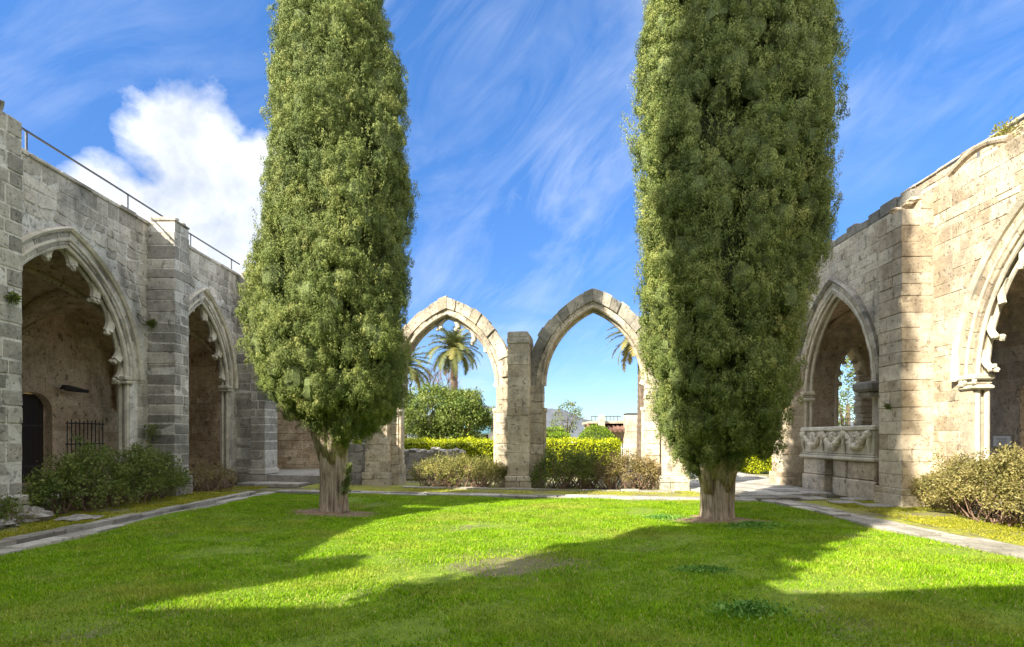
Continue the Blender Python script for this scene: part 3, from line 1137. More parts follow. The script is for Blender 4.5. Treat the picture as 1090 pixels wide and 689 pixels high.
# right walk
FRB = frame((13.2, 0, 0), (0, 1, 0), (-1, 0, 0))
bk = MB()
portal = Arch(12.9, .75, 2.5, 3.3, .2)
wall_base(bk, FRB, -2, 18.6, 0, 6.6, [portal], -.6, 0)
bs_ = bk.use(1)
ashlar(bs_, FRB, 8, 18.5, .2, 6.2, [portal], .3, 0, rows=(.3, .42), lens=(.5, 1.1), proud=(.003, .01), gap=.003)
bk.build('back_wall', [M['interior_mortar'], M['stone_far']], right)
pm = MB()
moulding(pm, FRB, portal, .05, .02, rollprof(.06), base=.2)
moulding(pm, FRB, portal, .2, .05, rollprof(.07), base=.2)
for i in range(10):
    for sd in (-1, 1):
        q = portal.arc(.3, sd, (i + .5) / 10)
        pm.blob(FRB(q[0], .06, q[1]), .06, 8, .4)
pm.build('door_frame', M['interior'], right)
pd = MB()
for i in range(6):
    a = 12.15 + i * .25
    pd.box(FRB, a + .004, a + .246, -.4, -.34, .2, 3.3)
pd.build('door', M['wood_dark'], right)
# end wall of the right walk with a broken traceried window
FE = frame((9.4, 18.6, 0), (1, 0, 0), (0, -1, 0))
win = Arch(2.25, .5, 3.6, 4.7, 1.75)
ew = MB()
wall_base(ew, FE, 0, 4.2, 0, 6.6, [win], -.5, 0)
ew.use(1)
ashlar(ew, FE, 0, 4.2, .2, 6.5, [win], .04, 0, rows=(.3, .4), lens=(.4, .8), proud=(.004, .012), gap=.003)
ew.build('end_wall', [M['interior_mortar'], M['stone_far']], right)
wt = MB()
moulding(wt, FE, win, .02, .0, rollprof(.07), base=1.75)
for sd in (-1, 1):
    for (t, s) in ((.05, .26), (.4, .26), (.75, .2)):
        cusp(right, FE, win, sd, t, s, -.1, .14)
z = 1.75
while z < 3.7:
    h = random.uniform(.14, .24)
    wt.stone(FE, 2.62 + random.uniform(-.12, .1), 2.95, -.3, .1, z, z + h - .01, b=.03, jit=.02)
    z += h
wt.build('window_tracery', M['carved'], right)
vt, ri, rf, fl = MB(), MB(), MB(), MB()
for (a, b) in ((0, 2.4), (2.4, 6.8), (6.8, 12.1), (12.1, 18.6)):
    vault(vt, ri, FR, a, b, -4.05, -.33, 2.9, 2.9)
    ri.tube([FR(a, -4.05 + 3.68 * t, 2.9 + 2.6 * math.sin(PI * t) ** .8) for t in [i / 12 for i in range(13)]], .12, 8)
    ri.tube([FR(a, -3.98, .2), FR(a, -3.98, 2.6), FR(a, -3.9, 2.8), FR(a, -3.9, 3.1)], [.1, .1, .19, .17], 8)
vt.build('vault', M['interior_mortar'], right, smooth=True)
ri.build('vault_ribs', M['interior'], right, smooth=True)
rf.box(FR, -2, 18.6, -4.6, -.36, 6.62, 6.85, .5)
rf.build('roof', M['mortar_right'], right)
fl.box(FR, -2, 18.6, -4.05, -.0, -.05, .2, .5)
fl.build('floor', M['paving'], right)

# railing on the right
rl = thing('roof_railing', (9.9, 9, RTOP), 'dark handrail on top of the cream right wall in front of the parapet', 'railing')
q = MB()
q.tube([(9.7, 5.5, 7.72), (9.7, 12.0, 7.72)], .028, 8)
q.build('rail', M['steel'], rl)
for y in (6.2, 8.7, 11.2):
    q = MB()
    q.tube([(9.7, y, 7.05), (9.7, y, 7.72)], .025, 8)
    q.build('post', M['steel'], rl)

# notice on the back wall (lines too small to read)
sg = thing('notice_board', (13.18, 14.45, 1.3), 'small white framed notice on the wall inside the right arch above the bush', 'notice')
q = MB(); q.box(FRB, 14.14, 14.74, .014, .05, 1.3, 1.66); q.build('frame', plain_mat('notice_frame', (.35, .34, .3), .6), sg)
q = MB(); q.box(FRB, 14.18, 14.7, .05, .056, 1.34, 1.62); pn = q.build('panel', plain_mat('notice_paper', (.82, .82, .78), .5, namp=.05), sg)
q = MB()
for i in range(3):
    q.box(FRB, 14.29, 14.59 - .05 * (i % 2), .056, .059, 1.53 - i * .06, 1.545 - i * .06)
q.build('text_lines', plain_mat('notice_ink', (.12, .12, .12), .6), pn)

# sarcophagus on its blocks inside arch R2
sa = thing('stone_sarcophagus', (8.75, 14.5, 0), 'carved stone sarcophagus with garlands and rosettes standing on two stone blocks under the right arch', 'sarcophagus')
FSA = frame((8.62, 0, 0), (0, 1, 0), (-1, 0, 0))
for (a, b) in ((12.85, 14.0), (14.02, 14.62), (15.02, 16.15)):
    q = MB()
    q.stone(FSA, a, b, -1.0, random.uniform(-.02, .02), .0, .5, b=.03)
    q.stone(FSA, a + .01, b - .02, -1.0, random.uniform(-.03, .02), .51, .98, b=.03)
    q.build('plinth_block', M['stone_far'], sa)
q = MB()
q.box(FSA, 14.6, 15.05, -1.0, -.4, 0, .97, .2)
q.stone(FSA, 12.8, 16.2, -1.05, .07, .98, 1.08, b=.03)
q.stone(FSA, 12.84, 16.16, -1.03, .03, 1.08, 1.14, b=.02)
q.build('ledge', M['carved'], sa)
q = MB()
q.stone(FSA, 12.9, 16.1, -1.0, 0, 1.14, 1.76, b=.02)
q.stone(FSA, 12.84, 16.16, -1.03, .05, 1.76, 1.88, b=.025)
q.build('chest', M['carved'], sa)
for i in range(3):
    u0 = 13.02 + i * 1.0
    gl = MB()
    for k in range(15):
        t = k / 14
        u = u0 + .05 + .85 * t
        z = 1.68 - .34 * math.sin(PI * t)
        r = .05 + .045 * math.sin(PI * t)
        for e in range(3):
            gl.blob(FSA(u + random.uniform(-.02, .02), .03 + random.uniform(-.01, .04), z + random.uniform(-.03, .03)), r, 8, .35)
    gl.build('garland', M['carved'], sa)
    rs = MB()
    c = (u0 + .475, 1.6)
    rs.blob(FSA(c[0], .05, c[1]), .06, 8, .2)
    for k in range(7):
        th = 2 * PI * k / 7
        rs.blob(FSA(c[0] + .1 * math.cos(th), .03, c[1] + .1 * math.sin(th)), (.05, .06, .06), 8, .2)
    rs.build('rosette', M['carved'], sa)
for i in range(4):
    q = MB()
    u = 13.0 + i * 1.0
    q.blob(FSA(u, .06, 1.66), (.09, .085, .11), 10, .25)
    q.tube([FSA(u, .03, 1.6), FSA(u + .02, .045, 1.4), FSA(u - .01, .03, 1.2)], [.06, .05, .02], 7)
    q.build('ram_head', M['carved'], sa)

# ------------------------------------------------------------------ far ruined arcade
ud = Vector((1, -.16, 0)).normalized()
nd = Vector((-.16, -1, 0)).normalized()
FF = frame((0, 16.75, 0), ud, nd)
far = thing('ruined_arcade', (0, 16.75, 0), 'sunlit free standing ruin of two open pointed arches sharing a central pier', 'arcade')
A2 = Arch(-2.32, 1.62, 3.2, 5.5)
A3 = Arch(2.33, 1.55, 3.2, 5.55)
A1 = Arch(-7.0, 1.75, 3.1, 5.6, .3)
for (u0, u1, v1, z1, pl) in ((-.26, .4, .55, 4.75, .4), (-4.95, -4.2, .4, 4.7, .45), (4.35, 5.05, .5, 4.4, .45)):
    bt = MB()
    buttress(bt, FF, u0, u1, v1, z1, plinth=pl, v0=-.5, setoffs=(), rag=.01, g=.005, bev=.012)
    b_ = bt.build('pier', [M['stone_far'], M['mortar_right']], far)
    if z1 == 4.75:
        q = MB()
        q.stone(FF, u0 - .02, u1 + .02, -.5, v1 + .02, 4.45, 4.62, b=.02)
        q.stone(FF, u0, u1 - .03, -.5, v1, 4.62, 4.82, b=.03)
        q.build('capstone', M['stone_dark'], b_)
for ai, A in enumerate((A2, A3)):
    # jamb stones on both sides
    for sd in (-1, 1):
        jb = MB()
        z = 0
        ue = A.c + sd * A.a
        while z < A.zs - .02:
            h = random.uniform(.26, .4)
            if z + h > A.zs - .15: h = A.zs - z
            e = .05 if z < .4 else 0
            u0, u1 = sorted((ue - sd * e, ue + sd * .44))
            jb.stone(FF, u0, u1, -.42, .12 + e, z + .004, z + h - .004)
            z += h
        jb.tube([FF(ue - sd * .03, .02, .45), FF(ue - sd * .03, .02, 2.35)], .07, 10)
        jb.tube([FF(ue - sd * .03, .02, 2.35), FF(ue - sd * .03, .02, 2.42), FF(ue - sd * .04, .02, 2.5)], [.08, .11, .1], 10)
        jb.build('jamb', M['stone_far'], far)
    lit = M['stone_far']
    vz = MB()
    voussoirs(vz, FF, A, .2, .56, -.42, .1, 12, jit=.02)
    ar = vz.build('arch_ring', M['stone_dark'] if ai else M['stone_far'], far)
    v2 = MB()
    voussoirs(v2, FF, A, .0, .2, -.38, .06, 9)
    moulding(v2, FF, A, .05, .06, rollprof(.04))
    moulding(v2, FF, A, -.02, -.15, rollprof(.07))
    v2.build('inner_ring', lit, ar)
for sd in (-1, 1):
    cusp(far, FF, A2, sd, .97, .42, -.16, .13)
    if sd > 0:
        cusp(far, FF, A2, sd, .74, .5, -.16, .13)
        cusp(far, FF, A2, sd, .5, .3, -.16, .14, 1, .7)
        cusp(far, FF, A2, sd, .06, .2, -.16, .2, 1, .6)
cusp(far, FF, A3, 1, .06, .2, -.16, .2, 1, .6)
# masonry between the rings over the central pier and the pier ends
for (ua, ub, zb, zt) in ((-.62, -.28, 3.2, 4.4), (.42, .7, 3.2, 4.45), (-4.3, -3.8, 3.2, 4.5), (4.0, 4.4, 3.2, 4.3)):
    sp_ = MB()
    z = zb
    while z < zt - .05:
        h = random.uniform(.24, .34)
        sp_.stone(FF, ua, ub, -.4, .07, z, min(z + h, zt) - .006)
        z += h
    sp_.build('spandrel', M['stone_far'], far)
# corner bay, still roofed, far left
cw = MB()
wall_base(cw, FF, -9.2, -4.96, 0, 4.6, [Arch(-7.0, 1.75, 3.1, 4.6, .3)], -.6, 0)
cw.use(1)
ashlar(cw, FF, -9.2, -4.96, 0, 4.4, [A1], .28, 0)
cw.build('wall', [M['mortar_left'], M['stone_left']], far)
cw = MB()
voussoirs(cw, FF, A1, 0, .32, -.5, .025, 11)
cw.build('arch_ring', M['stone_left'], far)
cw = MB()
buttress(cw, FF, -9.25, -8.72, .08, 4.5, plinth=.5, v0=-.62, setoffs=())
cw.build('pier', [M['stone_buttress'], M['mortar_left']], far)
cw = MB()
FC = frame((0, 21.6, 0), (1, 0, 0), (0, -1, 0))
wall_base(cw, FC, -14.2, -9.72, 0, 6.6, [], -.5, 0)
wall_base(cw, FC, -9.72, -6.9, 0, 3.6, [], -.5, 0)
cw.use(1)
ashlar(cw, FC, -14.2, -9.72, 3.58, 6.5, [], 0, 0, rows=(.26, .36), lens=(.3, .7), proud=(.008, .03), gap=.01)
ashlar(cw, FC, -14.2, -6.9, .2, 3.58, [], 0, 0, rows=(.26, .36), lens=(.3, .7), proud=(.008, .03), gap=.01)
cw.build('back_wall', [M['interior_mortar'], M['interior']], far)
cw = MB()
cw.hexa([FF(-9.6, .1, -.05), FF(-4.9, .1, -.05), Vector((-5.0, 21.5, -.05)), Vector((-9.7, 21.5, -.05)),
         FF(-9.6, .1, .3), FF(-4.9, .1, .3), Vector((-5.0, 21.5, .3)), Vector((-9.7, 21.5, .3))], .4)
cw.build('floor', M['paving'], far)
# low masonry stub next to the left pier
q = MB()
FQ = frame((0, 17.9, 0), ud, nd)
wall_base(q, FF, -5.75, -4.96, .0, 1.35, [], -.4, .12)
rubble_face(q, FF, -5.75, -4.96, .0, 1.35, .12, size=.2)
q.build('low_wall', M['rubble'], far)

# rubble wall seen through the left arch
rw = thing('rubble_wall', (-3.3, 20.2, 0), 'low grey rubble wall behind the left open arch, in front of the yellow hedge', 'wall')
q = MB()
FW = frame((0, 20.2, 0), (1, 0, 0), (0, -1, 0))
wall_base(q, FW, -5.4, -2.3, 0, 1.0, [], -.5, 0)
rubble_face(q, FW, -5.4, -2.3, 0, 1.0, 0, size=.2)
q.build('wall', M['rubble'], rw)
q = MB()
u = -5.4
while u < -2.3:
    w = random.uniform(.2, .4)
    q.blob(FW(u + w / 2, -.2, 1.0 + random.uniform(-.02, .08)), (w * .6, .25, random.uniform(.08, .16)), 10, .35)
    u += w * .8
q.build('top_stones', M['rubble'], rw)

# ------------------------------------------------------------------ near side of the cloister (behind the eye; it shades the near lawn)
FN = frame((0, -.98, 0), (1, .09, 0), (-.09, 1, 0))
near = thing('cloister_arcade', (0, -.9, 0), 'arcade closing the near side of the lawn behind the viewer', 'arcade')
NA = [Arch(-7 + 4.6 * i, 1.7, 3.0, 5.7) for i in range(4)]
q = MB()
wall_base(q, FN, -17, 9.1, 0, 7.15, NA, -.75, 0)
q.build('wall', M['stone_far'], near)
q = MB(); q.box(FN, -17, 9.1, -5.0, -.76, 6.6, 6.9); q.build('roof', M['stone_far'], near)
q = MB(); q.box(FN, -9.7, 9.1, -5.5, -5.0, 0, 6.9); q.build('back_wall', M['interior'], near)
for u in (-4.7, -.1, 4.5):
    q = MB(); buttress(q, FN, u - .32, u + .32, .5, 7.3); q.build('buttress', [M['stone_far'], M['mortar_right']], near)


# ------------------------------------------------------------------ cypresses
def trunk_mesh(mb, x, y, z1, r0, r1, seed, lean=(0, 0), n=40):
    rows = []
    for i in range(22):
        t = i / 21
        r = r0 + (r1 - r0) * t + r0 * .22 * math.exp(-t * 14)
        row = []
        for k in range(n):
            th = 2 * PI * k / n
            d = Vector((math.cos(th), math.sin(th), 0))
            fl_ = 1 + (.12 + .1 * t) * math.sin(5 * th + seed + t * 1.3) + .09 * math.sin(9 * th + seed * 2 + t) + .12 * mnoise.noise(Vector((d.x * 2.2, d.y * 2.2, t * 1.2 + seed)))
            row.append((x + lean[0] * t + d.x * r * fl_, y + lean[1] * t + d.y * r * fl_, -.08 + t * (z1 + .08)))
        rows.append(row)
    mb.sweep(rows, .5, closed=True)


def cypress(x, y, outline, height, trunk_r, label, seed, nclump, nspray, lean=0, trunk_top=1.9, hang=None, fine=1.0):
    """outline: list of (z, xl, xr) in world metres; above its end the crown narrows to a tip at height"""
    root = thing('cypress_tree', (x, y, 0), label, 'cypress')
    tm = MB()
    trunk_mesh(tm, x, y, trunk_top + .5, trunk_r, trunk_r * 1.12, seed, (lean, 0))
    tr_ = tm.build('trunk', M['bark'], root, smooth=True)
    lb = MB()
    for i in range(13):
        th = 2 * PI * i / 13 + seed
        s = Vector((x + lean + math.cos(th) * trunk_r * .75, y + math.sin(th) * trunk_r * .75, trunk_top - 1.05 + .45 * random.random()))
        L = random.uniform(1.4, 2.4)
        k_ = random.uniform(.26, .46)
        pts = [s, s + Vector((math.cos(th) * .16, math.sin(th) * .16, .5)), s + Vector((math.cos(th) * k_ * .8, math.sin(th) * k_ * .8, 1.1)), s + Vector((math.cos(th) * k_ * 1.6, math.sin(th) * k_ * 1.6, L))]
        lb.tube(pts, [.115, .095, .07, .03], 8)
    lb.build('limbs', M['bark'], tr_, smooth=True)
    zs = np.array([o[0] for o in outline]); xl = np.array([o[1] for o in outline]); xr = np.array([o[2] for o in outline])
    zt = zs[-1]
    ext = 14
    ez = zt + (height - zt) * np.linspace(1 / ext, 1, ext)
    cx_, w_ = (xl[-1] + xr[-1]) / 2, (xr[-1] - xl[-1]) / 2
    er = w_ * np.sqrt(np.clip(1 - ((ez - zt) / (height - zt)) ** 1.7, 0, 1)) + .02
    zs = np.concatenate([zs, ez]); xl = np.concatenate([xl, cx_ - er]); xr = np.concatenate([xr, cx_ + er])
    r_ = np.random.default_rng(seed)

    def surf(h, th, k):
        cxx = (np.interp(h, zs, xl) + np.interp(h, zs, xr)) / 2
        rad = (np.interp(h, zs, xr) - np.interp(h, zs, xl)) / 2
        lump = 1 + .05 * np.sin(3 * th + h * 1.1 + seed) + .05 * np.sin(5 * th - h * 1.6 + seed * 2) + .04 * np.sin(9 * th + h * 2.1 + seed)
        lump = lump / 1.04
        return np.stack([cxx + np.cos(th) * rad * k * lump, y + np.sin(th) * rad * k * .95 * lump, h], 1), rad
    # big tufts over the surface, each a heap of small clumps of sprays
    nbig = nclump // 6
    h = zs[0] + (height - zs[0]) * r_.random(nbig * 3)
    rad = (np.interp(h, zs, xr) - np.interp(h, zs, xl)) / 2
    keep = r_.random(len(h)) < (rad / rad.max()) ** .8
    h = h[keep][:nbig]
    nbig = len(h)
    th = r_.uniform(0, 2 * PI, nbig)
    kk = .95 - np.abs(r_.normal(0, .1, nbig))
    B, rad = surf(h, th, kk)
    bs_ = r_.uniform(.18, .42, nbig) * np.clip(rad / 1.2, .5, 1)
    bo = unit(np.stack([np.cos(th), np.sin(th), np.full(nbig, .45)], 1))
    bi = np.repeat(np.arange(nbig), 15)
    m_ = len(bi)
    sq = unit(r_.normal(size=(m_, 3)) + bo[bi] * .9)
    P = B[bi] + sq * (bs_[bi] * r_.uniform(.66, 1.02, m_))[:, None] * np.array([1, 1, 1.35])
    outd = unit(sq + bo[bi] * .3)
    cs = r_.uniform(.05, .12, m_)
    bv = np.clip(r_.normal(.5, .17, nbig), 0, 1)
    cvar = np.clip(bv[bi] + r_.normal(0, .1, m_), 0, 1)
    idx = np.repeat(np.arange(m_), nspray)
    q = unit(r_.normal(size=(len(idx), 3)) + outd[idx] * .7)
    c = P[idx] + q * (cs[idx] * r_.uniform(.6, 1.15, len(idx)))[:, None] * np.array([1, 1, 1.3])
    d = q * .3 + np.array([0, 0, .6]) + r_.normal(size=(len(idx), 3)) * .45
    d = d - q * (np.sum(d * q, 1, keepdims=True) * .75)
    L = r_.uniform(.02, .046, len(idx)) * fine
    W = L * r_.uniform(.3, .5, len(idx))
    # ordinary sprays filling the gaps between the tufts
    nf_ = nclump * 26
    hf = zs[0] + .15 + (height - zs[0] - .3) * r_.random(nf_)
    tf = r_.uniform(0, 2 * PI, nf_)
    Pf, rf_ = surf(hf, tf, r_.uniform(.68, .84, nf_))
    fo = np.stack([np.cos(tf), np.sin(tf), np.full(nf_, .3)], 1)
    c = np.concatenate([c, Pf])
    d = np.concatenate([d, fo * .5 + np.array([0, 0, .8]) + r_.normal(size=(nf_, 3)) * .5])
    Lf = r_.uniform(.03, .065, nf_) * max(1, fine * .7)
    L = np.concatenate([L, Lf]); W = np.concatenate([W, Lf * .4])
    q = np.concatenate([q, unit(fo + r_.normal(size=(nf_, 3)) * .6)])
    fv = r_.random(nf_) * .6
    # loose tips on the outline
    mt_ = nbig * 5
    ht = zs[0] + (height - zs[0]) * r_.random(mt_)
    tt = r_.uniform(0, 2 * PI, mt_)
    Pt, _ = surf(ht, tt, r_.uniform(.98, 1.12, mt_))
    i2 = np.repeat(np.arange(mt_), 18)
    s_ = r_.uniform(0, .2, len(i2))
    dt = np.stack([np.cos(tt[i2]) * .35, np.sin(tt[i2]) * .35, np.ones(len(i2))], 1)
    c2 = Pt[i2] + dt * s_[:, None] + r_.normal(size=(len(i2), 3)) * .018
    c = np.concatenate([c, c2]); d = np.concatenate([d, dt + r_.normal(size=dt.shape) * .4])
    L = np.concatenate([L, r_.uniform(.025, .045, len(i2)) * max(1, fine * .5)]); W = np.concatenate([W, r_.uniform(.01, .018, len(i2))])
    var = np.concatenate([np.clip(cvar[idx] + r_.normal(0, .08, len(idx)), 0, 1), fv, r_.random(len(i2))])
    nh = np.concatenate([q, dt * 0 + np.array([0, -1, .2])])
    cr = quads_mesh('crown', leaf_quads(c, d, L, W, .1, nh), 4, M['cypress'], var, root)
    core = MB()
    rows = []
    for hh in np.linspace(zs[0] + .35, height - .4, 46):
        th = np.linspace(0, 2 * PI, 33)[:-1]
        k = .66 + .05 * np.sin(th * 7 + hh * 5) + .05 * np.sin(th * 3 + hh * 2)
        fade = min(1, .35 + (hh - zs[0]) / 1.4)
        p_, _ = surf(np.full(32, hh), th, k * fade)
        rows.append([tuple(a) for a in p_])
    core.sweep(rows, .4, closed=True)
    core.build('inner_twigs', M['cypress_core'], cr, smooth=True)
    # each tuft is dense inside: a lumpy body under its sprays
    na, nb = 9, 6
    tv, tf_ = [], []
    for i in range(nb + 1):
        for k in range(na):
            a_, b_ = PI * i / nb, 2 * PI * k / na
            tv.append((math.sin(a_) * math.cos(b_), math.sin(a_) * math.sin(b_), math.cos(a_)))
    tv = np.array(tv)
    qi = np.array([(i * na + k, i * na + (k + 1) % na, (i + 1) * na + (k + 1) % na, (i + 1) * na + k) for i in range(nb) for k in range(na)])
    rough = 1 + .12 * r_.normal(size=(nbig, len(tv), 1)).clip(-1.5, 1.5)
    vv = B[:, None, :] + tv[None] * rough * (bs_ * .54)[:, None, None] * np.array([1, 1, 1.35])
    vq = vv[:, qi.ravel(), :].reshape(-1, 3)
    quads_mesh('tufts', vq, 4, M['cypress_body'], np.repeat(np.clip(bv * .3, 0, 1), len(qi)), cr)
    return root


def px_outline(rows, y, shift=0, slim=.27):
    out = []
    for (py, a, b) in rows:
        l, r = gx(a, y), gx(b, y)
        k = min(slim, (r - l) * .2)
        out.append((CAM_H + (465 - py) * y / FOC, l + k + shift, r - k + shift))
    return out


YL, YR = 11.3, 10.3
OL = [(468, 342, 378), (458, 328, 404), (448, 314, 418), (438, 301, 425), (425, 288, 430), (408, 272, 432), (390, 262, 435), (375, 262, 438), (350, 264, 438), (300, 269, 440), (250, 272, 438), (200, 278, 440), (150, 282, 438), (100, 286, 432), (50, 291, 420), (0, 293, 410)]
OR = [(505, 742, 778), (495, 728, 800), (483, 716, 826), (470, 708, 842), (450, 702, 852), (430, 698, 856), (400, 692, 860), (350, 685, 868), (300, 680, 878), (250, 678, 886), (200, 677, 893), (150, 677, 896), (100, 679, 896), (50, 683, 890), (0, 690, 886)]
cypress(gx(355, YL), YL, px_outline(OL, YL, .03), 19.5, .235, 'tall sunlit cypress on the left of the lawn, small shoot at its foot', 5, 8600, 84, lean=-.02, trunk_top=2.15)
cypress(gx(763, YR), YR, px_outline(OR, YR, -.15), 19.0, .265, 'wider dark cypress on the right of the lawn, lit only down its left edge', 9, 8600, 84, trunk_top=1.5)
NX, NY = -4.52, .72
ON = [(1.6, NX - .5, NX + .5), (2.4, NX - 1.0, NX + 1.0), (4, NX - 1.25, NX + 1.25), (8, NX - 1.3, NX + 1.3), (14, NX - 1.25, NX + 1.25)]
cypress(NX, NY, ON, 24, .33, 'third cypress standing at the near left corner of the lawn', 3, 3000, 8, fine=4.2)

# side shoot on the left trunk
n = 260
t = rng.random(n)
c = np.stack([gx(372, YL) + t * .1 + rng.normal(0, .05, n) * (1 - t * .5), np.full(n, YL - .3) + rng.normal(0, .05, n), .42 + t * .62], 1)
sh = thing('young_shoot', (gx(372, YL), YL - .3, 0), 'small bright green shoot growing at the foot of the left cypress', 'plant')
quads_mesh('leaves', leaf_quads(c, rng.normal(size=(n, 3)) * .5 + np.array([0, 0, 1]), .11, .035), 4, M['tree_pale'], rng.random(n), sh)
q = MB(); q.tube([(gx(370, YL), YL - .3, 0), (gx(371, YL), YL - .3, .4), (gx(376, YL), YL - .3, .9)], [.02, .015, .006], 6); q.build('stem', M['twig'], sh)

# bare soil round the trunks
for (x, y, a, b) in BARE:
    q = MB()
    rows = []
    for r in np.linspace(0.02, 1, 7):
        rows.append([(x + math.cos(k) * a * r * (1 + .22 * math.sin(3 * k + x) + .13 * math.sin(7 * k) + .1 * math.sin(13 * k + 2)), y + math.sin(k) * b * r * (1 + .2 * math.sin(4 * k) + .12 * math.sin(9 * k + 1)), float(lawn_h(x + math.cos(k) * a * r, y + math.sin(k) * b * r)) + .03 * (1 - r) - .004 + random.uniform(0, .012)) for k in np.linspace(0, 2 * PI, 33)])
    q.sweep(rows, .5)
    tag(q.build('bare_soil', M['dirt'], smooth=True), kind='structure')


# ------------------------------------------------------------------ shrubs
def shrub(name, label, cat, cx, cy, rx, ry, h, mat, nclump=260, nleaf=34, leaf=.05, twigs=26, twig_mat='twig', group=None, zbase=.03, low=.3, seed=None, cl=(.1, .2)):
    root = thing(name, (cx, cy, 0), label, cat, group)
    r_ = np.random.default_rng(seed or abs(hash(label)) % 1000)
    th = r_.uniform(0, 2 * PI, nclump)
    rr = np.sqrt(r_.random(nclump))
    u, v = np.cos(th) * rr, np.sin(th) * rr
    lump = 1 + .2 * np.sin(u * 6.5 + cx) * np.cos(v * 5 + cy) + .12 * np.sin(u * 15 + v * 9 + cx)
    top = h * (1 - np.abs(rr) ** 4.5 * .55) * lump
    z = zbase + top * (low + (1 - low) * r_.random(nclump) ** .6)
    P = np.stack([cx + u * rx, cy + v * ry, z], 1)
    cs = r_.uniform(cl[0], cl[1], nclump)
    idx = np.repeat(np.arange(nclump), nleaf)
    q = unit(r_.normal(size=(len(idx), 3)))
    c = P[idx] + q * (cs[idx] * r_.uniform(.3, 1.1, len(idx)))[:, None]
    c[:, 2] = np.maximum(c[:, 2], .03)
    d = q + r_.normal(size=q.shape) * .6 + np.array([0, 0, .35])
    L = r_.uniform(.6, 1.3, len(idx)) * leaf
    cv = np.clip(r_.normal(.5, .2, nclump), 0, 1)
    quads_mesh('foliage', leaf_quads(c, d, L, L * .5, nrm=q + np.array([0, 0, .4])), 4, mat, np.clip(cv[idx] + r_.normal(0, .18, len(idx)), 0, 1), root)
    tw = MB()
    for i in range(twigs):
        a = random.uniform(0, 2 * PI)
        k = math.sqrt(random.random())
        bx, by = cx + math.cos(a) * k * rx * .75, cy + math.sin(a) * k * ry * .7
        for b in range(3):
            dx, dy = random.uniform(-.5, .5) * min(rx, 1.2), random.uniform(-.5, .5) * min(ry, 1.2)
            hh = h * random.uniform(.5, .95)
            p = [Vector((bx, by, -.02)), Vector((bx + dx * .45 + random.uniform(-.05, .05), by + dy * .45, hh * .3)), Vector((bx + dx * .8, by + dy * .8 + random.uniform(-.05, .05), hh * .65)), Vector((bx + dx, by + dy, hh))]
            r0 = random.uniform(.009, .022)
            tw.tube(p, [r0, r0 * .8, r0 * .55, r0 * .2], 5)
    tw.build('branches', M[twig_mat], root)
    return root


shrub('bush', 'large dark green bush in front of the first arch of the grey left arcade', 'bush', -9.05, 11.95, .62, 2.3, 1.18, M['bush'], 520, 42, .062, 30, seed=1)
shrub('bush', 'sparse dry bush beside the second buttress of the grey left arcade', 'bush', -9.0, 15.6, .5, 1.05, .72, M['bush_dry'], 130, 22, .05, 34, seed=2)
shrub('bush', 'small green bush at the far left edge by the first grey buttress', 'bush', -8.95, 9.1, .3, .35, .5, M['bush'], 50, 34, .06, 6, seed=3)
shrub('bush', 'long sunlit bush with bare red stems in front of the sunny right wall', 'bush', 8.72, 8.7, .55, 2.9, 1.12, M['bush_brown'], 1000, 52, .05, 44, seed=4, low=.42)
shrub('bush', 'low yellowish bush filling the foot of the left open arch', 'bush', gx(490, 16.6), 16.6, 1.6, .55, .9, M['bush_pale'], 330, 36, .055, 40, seed=5, low=.35)
shrub('bush', 'green leafy bush beside the central pier in the right open arch', 'bush', gx(606, 16.1), 16.15, 1.15, .5, 1.12, M['bush'], 260, 36, .06, 34, seed=6, low=.4)
shrub('bush', 'straw coloured dry bush against the pier at the right of the open arches', 'bush', gx(668, 15.9), 15.85, 1.0, .5, 1.1, M['bush_dry'], 220, 34, .055, 34, seed=8, low=.35)

# weeds standing darker in the lawn
wl = ['leafy weed clump in the near lawn right of centre', 'flat weed clump in the lawn before the right cypress',
      'blue green weeds left of the right cypress trunk', 'blue green weeds right of the right cypress trunk']
for (lab, px, py, w, h) in zip(wl, (795, 750, 705, 800), (655, 610, 552, 562), (.42, .4, .5, .7), (.1, .07, .09, .1)):
    y = CAM_H * FOC / (py - 465)
    x = gx(px, y)
    n = 900
    r, a = np.abs(rng.normal(0, .5, n)), rng.uniform(0, 2 * PI, n)
    px_, py_ = x + np.cos(a) * r * w, y + np.sin(a) * r * w * .6
    zz = lawn_h(px_, py_) + rng.random(n) * h * np.clip(1 - r * .6, .3, 1)
    c = np.stack([px_, py_, zz], 1)
    o = quads_mesh('weed_clump', leaf_quads(c, rng.normal(size=(n, 3)) + np.array([0, 0, .4]), rng.uniform(.03, .06, n), .022), 4, M['weed'], rng.random(n))
    tag(o, lab, 'weeds', 'weed clumps in the lawn')


# small plants rooted in the walls
def wall_plant(p, out, r, label, n=220, mat='bush'):
    root = thing('wall_plant', p, label, 'plant', 'plants rooted in the walls')
    p = Vector(p)
    q = unit(rng.normal(size=(n, 3)) + np.array(out) * .7)
    c = np.array(p)[None] + q * r * rng.uniform(.2, 1.1, n)[:, None] + np.array(out) * r * .4
    quads_mesh('leaves', leaf_quads(c, q, rng.uniform(.04, .08, n), .03), 4, M[mat], rng.random(n), root)
    s = MB()
    for i in range(5):
        s.tube([p - Vector(out) * .03, p + Vector((out[0] * .1 + random.uniform(-.1, .1), random.uniform(-.1, .1), random.uniform(-.05, .15)))], [.008, .004], 5)
    s.build('stems', M['twig'], root)


